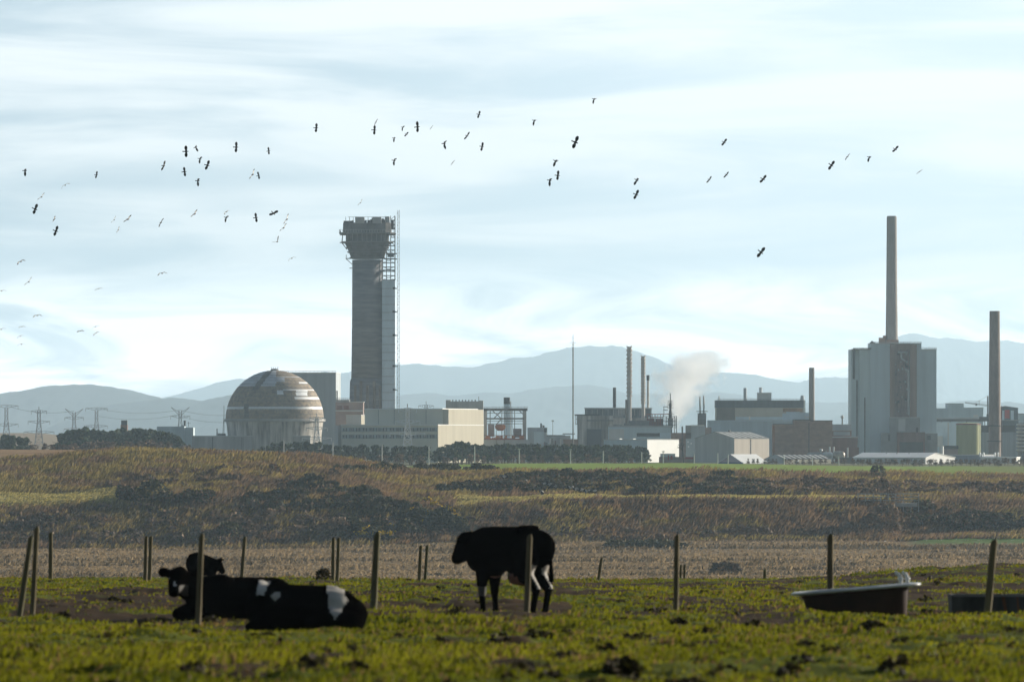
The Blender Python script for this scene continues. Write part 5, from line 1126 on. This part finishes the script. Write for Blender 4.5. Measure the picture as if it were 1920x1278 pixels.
BM = {'F': bird_mesh((.15, .1)), 'D': bird_mesh((-.5, -1.3)), 'U': bird_mesh((.7, .8)), 'E': bird_mesh((.25, .15), 1), 'G': bird_mesh((.25, -.9), 1), 'K': bird_mesh((.1, -.25))}
# kind, roll (bank), yaw, pitch
POSE = {'F': (76, 8), 'T': (62, 35), 'D': (58, 14), 'E': (26, 64), 'W': (18, 66), 'G': (14, 78), 'K': (34, 66)}
def bird(px, py, size, pose, tilt, label):
    mk = {'F': 'F', 'T': 'F', 'D': 'D', 'E': 'E', 'W': 'U', 'G': 'G', 'K': 'K'}[pose]; roll, yaw = POSE[pose]; roll += int(px * 37 + py) % 25 - 12; yaw += int(px * 53 + py * 7) % 41 - 18; tilt *= .55 if pose in 'EKW' else .9
    d = F * .88 / size
    o = link('bird', BM[mk]); tag(o, label, 'bird', 'flock of lapwings over the works'); o.location = P(px, py, d)
    rot = Matrix.Rotation(R(tilt), 4, 'Y') @ Matrix.Rotation(R(yaw), 4, 'Z') @ Matrix.Rotation(R(-roll), 4, 'X')
    o.rotation_euler = rot.to_euler()
BL = [(47,320,15,'D',0,'black bird with a drooping wing, alone highest at far left'),(181,328,13,'F',0,'small black bird alone between far left and first cluster'),(122,347,17,'G',-20,'pale thin winged bird, upper of two far left pale birds'),
(78,369,17,'E',-45,'white bodied bird just above a black bird at far left'),(66,392,19,'F',25,'black bird tilted just below the white bodied one at far left'),(102,411,13,'E',-60,'faint pale bird just above a tilted black bird, far left'),(105,433,18,'F',20,'lowest of the tilted black birds at far left'),
(214,412,14,'E',-65,'dark tilted bird, left of a trio left of the dome sky'),(240,411,19,'E',-15,'white middled bird with level wings, right of the left trio'),(222,431,12,'E',-52,'small dark tilted bird, lowest of the left trio'),(302,417,18,'K',-38,'lone bird with slanting thin wings above the left grey office'),
(307,311,18,'T',5,'black bird with fanned wings, leftmost of the dense left cluster'),(349,284,20,'F',-3,'largest upright winged bird at top of the dense left cluster'),(367,276,13,'D',-30,'arched black bird, topmost of the dense left cluster'),(375,298,13,'D',15,'small drooping bird in the middle of the dense left cluster'),
(389,310,18,'F',15,'black bird with wing raised, right of the dense left cluster'),(346,322,16,'F',-8,'black bird at the lower left of the dense left cluster'),(371,339,15,'D',0,'black drooping bird, lowest of the dense left cluster'),
(443,276,18,'F',0,'lone upright winged bird between dense cluster and the next bird'),(504,283,13,'F',-15,'small black bird alone right of the dense left cluster'),(474,327,20,'E',-58,'pale slanting bird touching a small black bird'),(485,329,13,'T',-20,'small black bird touching a pale slanting one'),
(365,401,19,'E',-45,'pale slanting bird above the lone bird left of dome'),(425,397,13,'G',-10,'faint thin pale bird right above a dark drooping one'),(424,408,13,'D',20,'dark drooping bird right below a faint pale one'),(480,408,16,'F',-8,'black upright bird above the dome, darkest there'),
(513,400,19,'T',50,'brownish tilted bird right of the upright one above dome'),(538,411,20,'E',-58,'pale slanting bird, highest of a trio left of the tower head'),(532,427,18,'E',-40,'slanting bird, middle of a trio left of the tower head'),(520,453,17,'W',-32,'V winged bird, lowest of a trio left of the tower head'),
(547,484,15,'G',0,'tiny thin winged bird just left of the tower head'),(39,490,18,'G',-15,'grey gull like bird with arched wings at far left'),(54,528,19,'E',-58,'white bird with black wing tips at far left edge'),(3,545,16,'G',-5,'thin winged bird cut by the left frame edge, upper one'),
(185,541,14,'G',0,'thin arched bird alone above the left pylons'),(304,512,18,'G',0,'thin arched bird alone above and left of the dome'),(70,591,17,'G',0,'thin arched bird, highest of the low far left flock'),(41,612,12,'G',0,'tiny thin bird, second highest of the low far left flock'),
(2,617,15,'G',-5,'thin winged bird cut by the left frame edge, lower one'),(38,630,13,'G',-8,'tiny thin bird, just above the lowest of far left flock'),(40,645,15,'G',-5,'lowest thin winged bird at far left above the fells'),(151,620,14,'G',5,'thin arched bird, left of a low trio above slim pylon'),
(179,612,14,'G',-8,'thin arched bird, upper right of a low trio above slim pylon'),(180,624,13,'G',-20,'thin arched bird, lower right of a low trio above slim pylon'),
(593,240,16,'F',2,'lone black upright bird above and left of the tower'),(705,229,13,'K',-42,'dark slanting bird right above an upright black one over tower'),(702,244,16,'F',5,'upright black bird under a slanting one over the tower'),(755,239,10,'D',20,'small drooping bird, upper of three small ones over mast'),
(762,252,10,'T',40,'small compact bird, lower right of three over the mast'),(739,259,11,'D',5,'small compact bird, lower left of three over the mast'),(783,238,19,'F',-10,'largest upright black bird right of the three small ones'),(809,239,9,'K',-15,'short level winged bird right of the largest upright one'),
(739,301,14,'D',10,'black drooping bird alone below the group over the mast'),(833,269,16,'D',-8,'black bird with a broad drooping wing right of the mast'),(876,255,16,'T',18,'tilted black bird up right of the broad drooping one'),(849,305,11,'K',-18,'small level bird low down right of the mast'),
(904,275,15,'F',12,'upright black bird near top centre, lower of two there'),(898,215,13,'F',18,'small black bird near top centre, upper of two there'),(1002,226,14,'D',12,'compact black bird alone in upper middle sky'),(1114,186,13,'D',15,'highest bird of all, small and black right of centre'),
(1079,267,23,'F',24,'large tilted bird with a long raised wing, centre right'),(1042,302,16,'D',25,'drooping bird above a close pair right of centre'),(1046,329,17,'F',6,'upright bird, right one of a close pair right of centre'),(1031,338,16,'D',5,'drooping bird, left one of a close pair right of centre'),
(1194,338,15,'D',35,'tilted drooping bird directly above another at mid right'),(1193,365,18,'F',24,'tilted black bird directly below another at mid right'),(1358,267,15,'T',30,'tilted black bird high and alone right of centre'),(1330,337,14,'T',25,'tilted black bird, left of a level pair at right'),
(1362,328,13,'T',30,'tilted black bird, right of a level pair at right'),(1431,336,18,'T',28,'larger tilted bird right of a level pair at right'),(1427,473,21,'F',42,'lowest bird on the right, tilted, alone below the rest'),(1559,310,18,'F',38,'tilted black bird, leftmost of the far right line'),
(1589,294,15,'K',-30,'thin slanting bird, second in the far right line'),(1630,295,13,'D',20,'compact black bird, third in the far right line'),(1679,280,16,'T',28,'tilted black bird, highest in the far right line'),(1724,322,13,'K',-5,'flat winged bird, rightmost of all'),(676,380,13,'E',-38,'pale tiny bird just above the tower head')]
for a in BL: bird(*a)

# ================================================================ FENCE POSTS, TUB, TROUGH, BRIDGE
WOOD = mat('weathered_post_wood', (.13, .105, .055), .85, .3, 3, (1, 1, .15), bump=.3)
WOODG = mat('mossy_post_wood', (.11, .10, .05), .85, .35, 3, (1, 1, .15), bump=.3)
rr = random.Random(31)
def post(px, yt, yb, d, wpx, label, lean=0, group='weathered fence posts of the pasture'):
    x = (px - 960) / F * d; z0 = gz(x, d); h = (HY - yt) / F * d - z0; b = MB(); r = wpx / F * d / 2; rings = []
    for f in (-.12, .0, .25, .5, .75, .97, 1.0):
        k = (1.06 - .12 * f) * (1 if f < 1 else .8); ox = lean / F * d * max(f, 0); rings.append([(ox + r * k * (1 + .08 * math.sin(i * 2.1 + f * 9)) * math.cos(i * math.pi / 4.5), r * k * math.sin(i * math.pi / 4.5), h * f + (.02 * math.sin(i) if f == 1 else 0)) for i in range(9)])
    b.loft(rings); o = b.build('fence_post', rr.choice((WOOD, WOODG)), None, (x, d, z0)); tag(o, label, 'fence post', group)
for a in ((60, 988, 1172, 78, 10, 'tall fence post at the far left with a leaning strut', 9), (36, 1006, 1172, 78.4, 11, 'dark strut leaning against the tall far left post', 22), (371, 1001, 1160, 74, 11, 'fence post standing before the head of the lying cow', 7), (699, 999, 1152, 82, 13, 'thickest fence post, between lying cows and standing cow', 8),
          (987, 1003, 1150, 82.5, 11, 'fence post in front of the standing cow hind legs', 6), (1267, 1003, 1150, 82.5, 10, 'fence post alone in the middle right pasture', 2), (1556, 1002, 1140, 90, 12, 'fence post rising behind the bathtub', 1), (1850, 1012, 1160, 78, 14, 'fence post leaning in front of the concrete trough', 14)): post(*a)
for a in ((95, 998, 1083, 158, 8, 'back row post right of the far left pair', 0), (272, 1006, 1084, 160, 7, 'left one of a close pair of back row posts left of cows', 2), (280, 1005, 1084, 161, 7, 'right one of a close pair of back row posts left of cows', 3), (452, 1006, 1080, 160, 7, 'back row post rising above the lying cow backs', 7),
          (624, 1008, 1082, 160, 7, 'left one of the close pair beside a small dark shrub', 1), (632, 1008, 1082, 161, 7, 'right one of the close pair beside a small dark shrub', 3), (786, 1022, 1092, 160, 7, 'left one of the close pair before the standing cow head', 3), (797, 1022, 1092, 161, 6, 'right one of the close pair before the standing cow head', 4),
          (954, 1052, 1094, 161, 5, 'left back row post glimpsed between the standing cow legs', 0), (961, 1053, 1094, 162, 5, 'right back row post glimpsed between the standing cow legs', 1), (1122, 1045, 1096, 163, 6, 'short post leaning right of the standing cow', 6), (1276, 1058, 1100, 163, 5, 'left low back post beside the lone mid right post', 1),
          (1283, 1058, 1100, 164, 5, 'right low back post beside the lone mid right post', 1), (1434, 1067, 1104, 163, 6, 'low back post left of the bathtub', 0), (1588, 1078, 1100, 163, 5, 'left low back post above the bathtub rim', 0), (1595, 1079, 1100, 164, 5, 'right low back post above the bathtub rim', 0), (1744, 1079, 1114, 140, 6, 'low back post between the bathtub and trough', 0), (1900, 1090, 1112, 140, 5, 'left low back post behind the trough', 0), (1908, 1088, 1112, 141, 5, 'right low back post behind the trough', 0)): post(*a)
for i, px in enumerate((1292, 1330, 1352, 1368, 1395, 1422, 1448, 1470, 1485, 1520, 1556, 1600, 1625, 1675, 1727, 1760, 1800, 1211, 1240, 1090, 1140)):
    dd = 1235 + (px % 7) * 2; x = (px - 960) / F * dd; b = MB(); z = gz(x, dd); hq = 1.3 if px % 5 else 1.7; b.cyl((0, 0, -.2), (.05, 0, hq), .07, .06, 6); tag(b.build('marsh_post', WOODG, None, (x, dd, z)), 'tiny thin post of the fence line crossing the marsh', 'fence post', 'marsh fence posts')
x = (1397 - 960) / F * 1100; b = MB(); b.cyl((0, 0, 0), (0, 0, 2.2), .1, .09, 7); tag(b.build('marsh_post', WOODG, None, (x, 1100, gz(x, 1100))), 'taller thin post right of the round marsh bush', 'fence post')
# bathtub used as a drinking trough
d = 82; kq = d / F; px0 = 1606; x = (px0 - 960) / F * d; zg = gz(x, d)
o = empty('bathtub', (x, d, zg - .02), 'old rusty bathtub with white rim and two taps used as drinking trough', 'bathtub', None, R(-4))
def loop(x0, x1, wy, z0, z1, n=28):
    r = []
    for i in range(n):
        a = 2 * math.pi * i / n; c, s = math.cos(a), math.sin(a); u = math.copysign(abs(c) ** .55, c); v = math.copysign(abs(s) ** .55, s); xx = (x0 + x1) / 2 + (x1 - x0) / 2 * u; r.append((xx, wy * v, z0 + (z1 - z0) * (xx - x0) / (x1 - x0)))
    return r
U = lambda p: (p - px0) * kq
zl, zr = (HY - 1112) * kq - zg + .02, (HY - 1093) * kq - zg + .02
b = MB(); b.loft([loop(U(1526), U(1692), .22, 0, 0), loop(U(1516), U(1700), .28, .10, .12), loop(U(1506), U(1702), .31, zl * .8, zr * .8), loop(U(1499), U(1703), .33, zl - .02, zr - .02),
        loop(U(1502), U(1698), .31, zl - .01, zr - .01), loop(U(1512), U(1696), .28, zl * .6, zr * .6), loop(U(1524), U(1690), .22, .08, .08)])
b.build('basin', mat('rusty_cast_iron', (.026, .010, .006), .8, .35, 2, bump=.2), o, smooth=True)
b = MB(); b.loft([loop(U(1500), U(1702), .33, zl - .03, zr - .03), loop(U(1485), U(1726), .39, zl - .02, zr - .02), loop(U(1484), U(1727), .395, zl, zr), loop(U(1486), U(1725), .385, zl + .012, zr + .012), loop(U(1503), U(1699), .32, zl + .012, zr + .012), loop(U(1504), U(1698), .315, zl - .03, zr - .03)], cap=False)
b.build('rim', mat('white_enamel', (.50, .50, .49), .3, .1, 2, spec=.5), o, smooth=True)
for px in (1686, 1699):
    b = MB(); pts = [(0, 0, 0), (-.0, 0, .06), (-.015, 0, .11), (-.045, 0, .145), (-.085, 0, .15)]
    for p, q in zip(pts, pts[1:]): b.cyl(p, q, .028, .026, 10)
    b.cyl((.0, 0, .06), (.0, 0, .09), .04, .036, 10)
    b.build('tap', mat('white_tap', (.75, .75, .73), .3, .06, 2, spec=.5), o, (U(px) + .02, .0, zr + .0))
for px in (1545, 1680):
    b = MB(); b.lathe([(.05, -.03), (.06, .02), (.04, .06)], (U(px), -.1), 10); b.build('foot', DARK, o)
d = 84.5; kq = d / F; x = (1890 - 960) / F * d; zg = gz(x, d); o = empty('trough', (x, d, zg - .03), 'grey concrete water trough with rust stains at right edge', 'trough', None, R(1))
U = lambda p: (p - 1890) * kq; zt = (HY - 1113) * kq - zg + .03
b = MB(); b.loft([[(U(1783), -.28, 0), (U(1990), -.28, 0), (U(1990), .28, 0), (U(1783), .28, 0)], [(U(1780), -.31, zt), (U(1993), -.31, zt), (U(1993), .31, zt), (U(1780), .31, zt)], [(U(1788), -.24, zt), (U(1985), -.24, zt), (U(1985), .24, zt), (U(1788), .24, zt)], [(U(1790), -.2, .1), (U(1983), -.2, .1), (U(1983), .2, .1), (U(1790), .2, .1)]])
b.build('basin', mat('stained_trough_concrete', (.06, .057, .05), .9, .4, 2.5, (1, 1, .3), bump=.3), o)
b = MB()
for p0, p1, q in ((1873, 1879, 1884), (1902, 1904, 1907)): b._add([(U(p0), -.314, zt - .0), (U(p1), -.314, zt), (U(q) + .02, -.286, .06), (U(q) - .02, -.286, .06)], [(0, 3, 2, 1)])
b.build('rust_stain', mat('rust_stain', (.16, .07, .035), .9, .3, 3), o)
b = MB(); b.box(U(1783), U(1990), -.325, -.311, zt - .03, zt - .005); b.build('lip', STEEL, o)
# footbridge parapet on the embankment
x0, d0 = hit(1608, 938, 1500, 1600); dd = 1508; o = empty('footbridge', (((1608 - 960) / F * dd), dd, (HY - 941) / F * dd), 'low pale railed footbridge over the dark gap on the right', 'footbridge')
kq = dd / F; b = MB()
for z in (938, 932, 926): b.box(0, 115 * kq, -.08, .08, (941 - z) * kq, (941 - z) * kq + .24)
for i in range(9): b.box(i * 14.2 * kq, i * 14.2 * kq + .2, -.1, .1, -2.5, 16 * kq)
b.build('railing', mat('grey_rail', (.42, .42, .39), .8, .2, .5), o); b = MB(); b.box(72 * kq, 112 * kq, .2, 3, -1.2, -.2); b.build('deck', CONC, o)
b = MB(); b.bar((80 * kq, 0, 0), (80 * kq, 0, 4.2), .09); b.build('signal_post', GALV, o)
# tussocks and clods in the pasture
TUFC = [(.02, .017, .008), (.035, .03, .01), (.014, .011, .006), (.05, .035, .015)]
for px, py, w_, h_, lb in ((158, 1268, 44, 24, 'big dark blurred clod of earth and grass at lower left'), (1165, 1258, 40, 34, 'dry brown thistle clump at lower middle right'), (755, 1222, 26, 12, 'dark grass tuft in foreground below the thick post'), (892, 1218, 20, 12, 'dark grass tuft in foreground below the standing cow'), (1636, 1176, 26, 14, 'dark earth clod in foreground below the bathtub'),
      (1708, 1183, 18, 8, 'small earth clod right of the one below bathtub'), (665, 1256, 26, 16, 'dark tuft in foreground below the front lying cow'), (1850, 1262, 36, 18, 'dark clod at the lower right corner'), (240, 1252, 12, 10, 'small clod right of the big lower left clod'), (1480, 1262, 24, 12, 'grass tuft at the bottom edge right of thistle'), (1512, 1215, 20, 16, 'brown dry tuft below the left end of bathtub'), (330, 1218, 22, 8, 'low dark tuft below the lying cow head'), (1270, 1168, 16, 9, 'small tuft at the foot of lone mid right post'), (1010, 1192, 26, 9, 'low dark tuft below the post at the standing cow')):
    dd = np.linspace(38, 120, 400); xs_ = (px - 960) / F * dd; ys_ = HY - ztop(xs_, dd) * F / dd; dk = float(dd[np.argmin(abs(ys_ - py))]); x = (px - 960) / F * dk; kq = dk / F; z = gz(x, dk)
    rgq = np.random.default_rng(int(px)); v, c = leafcloud(rgq, 420, (lambda a, b_: lambda r_, n_: np.concatenate([a(r_, n_ // 2), b_(r_, n_ // 4), clump(w_ * kq * .5, .1, h_ * kq * .1, w_ * kq * .5, .2, h_ * kq * .35)(r_, n_ - n_ // 2 - n_ // 4)]))(clump(0, 0, h_ * kq * .15, w_ * kq * .7, w_ * kq * .7, h_ * kq * .62), clump(-w_ * kq * .45, -.1, h_ * kq * .1, w_ * kq * .45, .2, h_ * kq * .5)), .03, TUFC + [(.07, .065, .015)]); o = link('tussock', np_mesh('tussock', v, quads(len(v) // 4), LEAF, c), None, (x, dk, z)); tag(o, lb, 'tussock', 'tussocks and clods in the turf')
# small shrub by the back posts
dk = 158; x = (606 - 960) / F * dk; rgq = np.random.default_rng(4); v, c = leafcloud(rgq, 500, clump(0, 0, .14, .25, .25, .28), .03, [(.06, .05, .02), (.04, .035, .02), (.09, .06, .03)]); tag(link('shrub', np_mesh('shrub', v, quads(len(v) // 4), LEAF, c), None, (x, dk, gz(x, dk))), 'small dark shrub left of a close pair of back posts', 'shrub')

# ================================================================ STEAM AND AIR
def steam(name, label, px0, px1, yt, yb, d, depth, dens, path, seed):
    p0, p1 = P(px0, yb, d), P(px1, yt, d); b = MB(); b.box(p0.x, p1.x, d, d + depth, p0.z, p1.z)
    m = bpy.data.materials.new(name); m.use_nodes = True; t = m.node_tree; t.nodes.clear(); ln = t.links
    def N_(ty, **kw):
        q = t.nodes.new(ty)
        for a, c in kw.items(): setattr(q, a, c)
        return q
    def M_(op, a, c=None, cl=False):
        q = N_('ShaderNodeMath', operation=op, use_clamp=cl)
        for i, vv in enumerate((a, c)):
            if vv is None: continue
            if isinstance(vv, (int, float)): q.inputs[i].default_value = vv
            else: ln.new(vv, q.inputs[i])
        return q.outputs[0]
    tcx = N_('ShaderNodeTexCoord'); sp = N_('ShaderNodeSeparateXYZ'); ln.new(tcx.outputs['Object'], sp.inputs[0])
    H = p1.z - p0.z; hz = M_('DIVIDE', M_('SUBTRACT', sp.outputs[2], p0.z), H)
    # plume axis and radius against height, as float curves (metres)
    def curve(pts, lo, hi):
        c = N_('ShaderNodeFloatCurve'); cv = c.mapping.curves[0]; c.mapping.use_clip = False
        for i, (a, v_) in enumerate(pts):
            if i < 2: cv.points[i].location = (a, (v_ - lo) / (hi - lo))
            else: cv.points.new(a, (v_ - lo) / (hi - lo))
        c.mapping.update(); ln.new(hz, c.inputs[1]); return M_('ADD', M_('MULTIPLY', c.outputs[0], hi - lo), lo)
    pts = sorted(((yb - y) / (yb - yt), (x_ - 960) / F * d, r_ / F * d) for x_, y, r_ in path)
    lo = min(q[1] for q in pts); hi = max(q[1] for q in pts) + .1; ax = curve([(q[0], q[1]) for q in pts], lo, hi); rad = curve([(q[0], q[2]) for q in pts], 0, max(q[2] for q in pts))
    dx = M_('SUBTRACT', sp.outputs[0], ax); dy = M_('MULTIPLY', M_('SUBTRACT', sp.outputs[1], d + depth / 2), 1.0)
    r = M_('DIVIDE', M_('SQRT', M_('ADD', M_('MULTIPLY', dx, dx), M_('MULTIPLY', dy, dy))), rad)
    nz = N_('ShaderNodeTexNoise'); nz.inputs['Scale'].default_value = .16; nz.inputs['Detail'].default_value = 5; nz.inputs['Roughness'].default_value = .6; nz.inputs['Distortion'].default_value = .5
    mp = N_('ShaderNodeMapping'); mp.inputs['Location'].default_value = (seed * 7.3, seed * 3.1, 0); ln.new(tcx.outputs['Object'], mp.inputs[0]); ln.new(mp.outputs[0], nz.inputs['Vector'])
    f = M_('ADD', M_('SUBTRACT', 1.0, r), M_('MULTIPLY', M_('SUBTRACT', nz.outputs[0], .5), 3.2)); f = M_('MULTIPLY', M_('MAXIMUM', f, 0.0), 1.0); f = M_('MINIMUM', f, 1.0)
    edge = M_('MULTIPLY', M_('MULTIPLY', M_('MINIMUM', M_('MULTIPLY', hz, 12), 1.0), M_('MINIMUM', M_('MULTIPLY', M_('SUBTRACT', 1.0, hz), 5), 1.0)), f)
    pv = N_('ShaderNodeVolumePrincipled'); pv.inputs['Color'].default_value = (.995, .998, 1, 1); pv.inputs['Anisotropy'].default_value = .85; ln.new(M_('MULTIPLY', edge, dens), pv.inputs['Density'])
    ou = N_('ShaderNodeOutputMaterial'); ln.new(pv.outputs[0], ou.inputs['Volume'])
    o = b.build(name, m); tag(o, label, 'steam', None, 'stuff'); return o
steam('steam_plume', 'billowing white steam plume rising beside the distillation column', 1205, 1390, 650, 815, 2790, 46, .32, ((1268, 812, 8), (1269, 795, 15), (1272, 775, 26), (1276, 750, 38), (1284, 725, 50), (1296, 700, 58), (1310, 680, 56), (1325, 658, 36)), 3)
steam('steam_wisp', 'thin grey wisp of steam before the beige hall stacks', 1135, 1200, 755, 812, 2732, 10, .035, ((1160, 810, 9), (1160, 790, 12), (1164, 770, 12), (1168, 757, 8)), 1)

b = MB(); b.box(-11000, 11000, -60, 43500, MZ - 14, 810)
m = bpy.data.materials.new('haze'); m.use_nodes = True; t = m.node_tree; t.nodes.clear(); pv = t.nodes.new('ShaderNodeVolumePrincipled'); pv.inputs['Color'].default_value = (.64, .84, 1, 1); pv.inputs['Density'].default_value = 5.0e-5; pv.inputs['Anisotropy'].default_value = .4
ou = t.nodes.new('ShaderNodeOutputMaterial'); t.links.new(pv.outputs[0], ou.inputs['Volume'])
o = b.build('haze', m); o['kind'] = 'stuff'
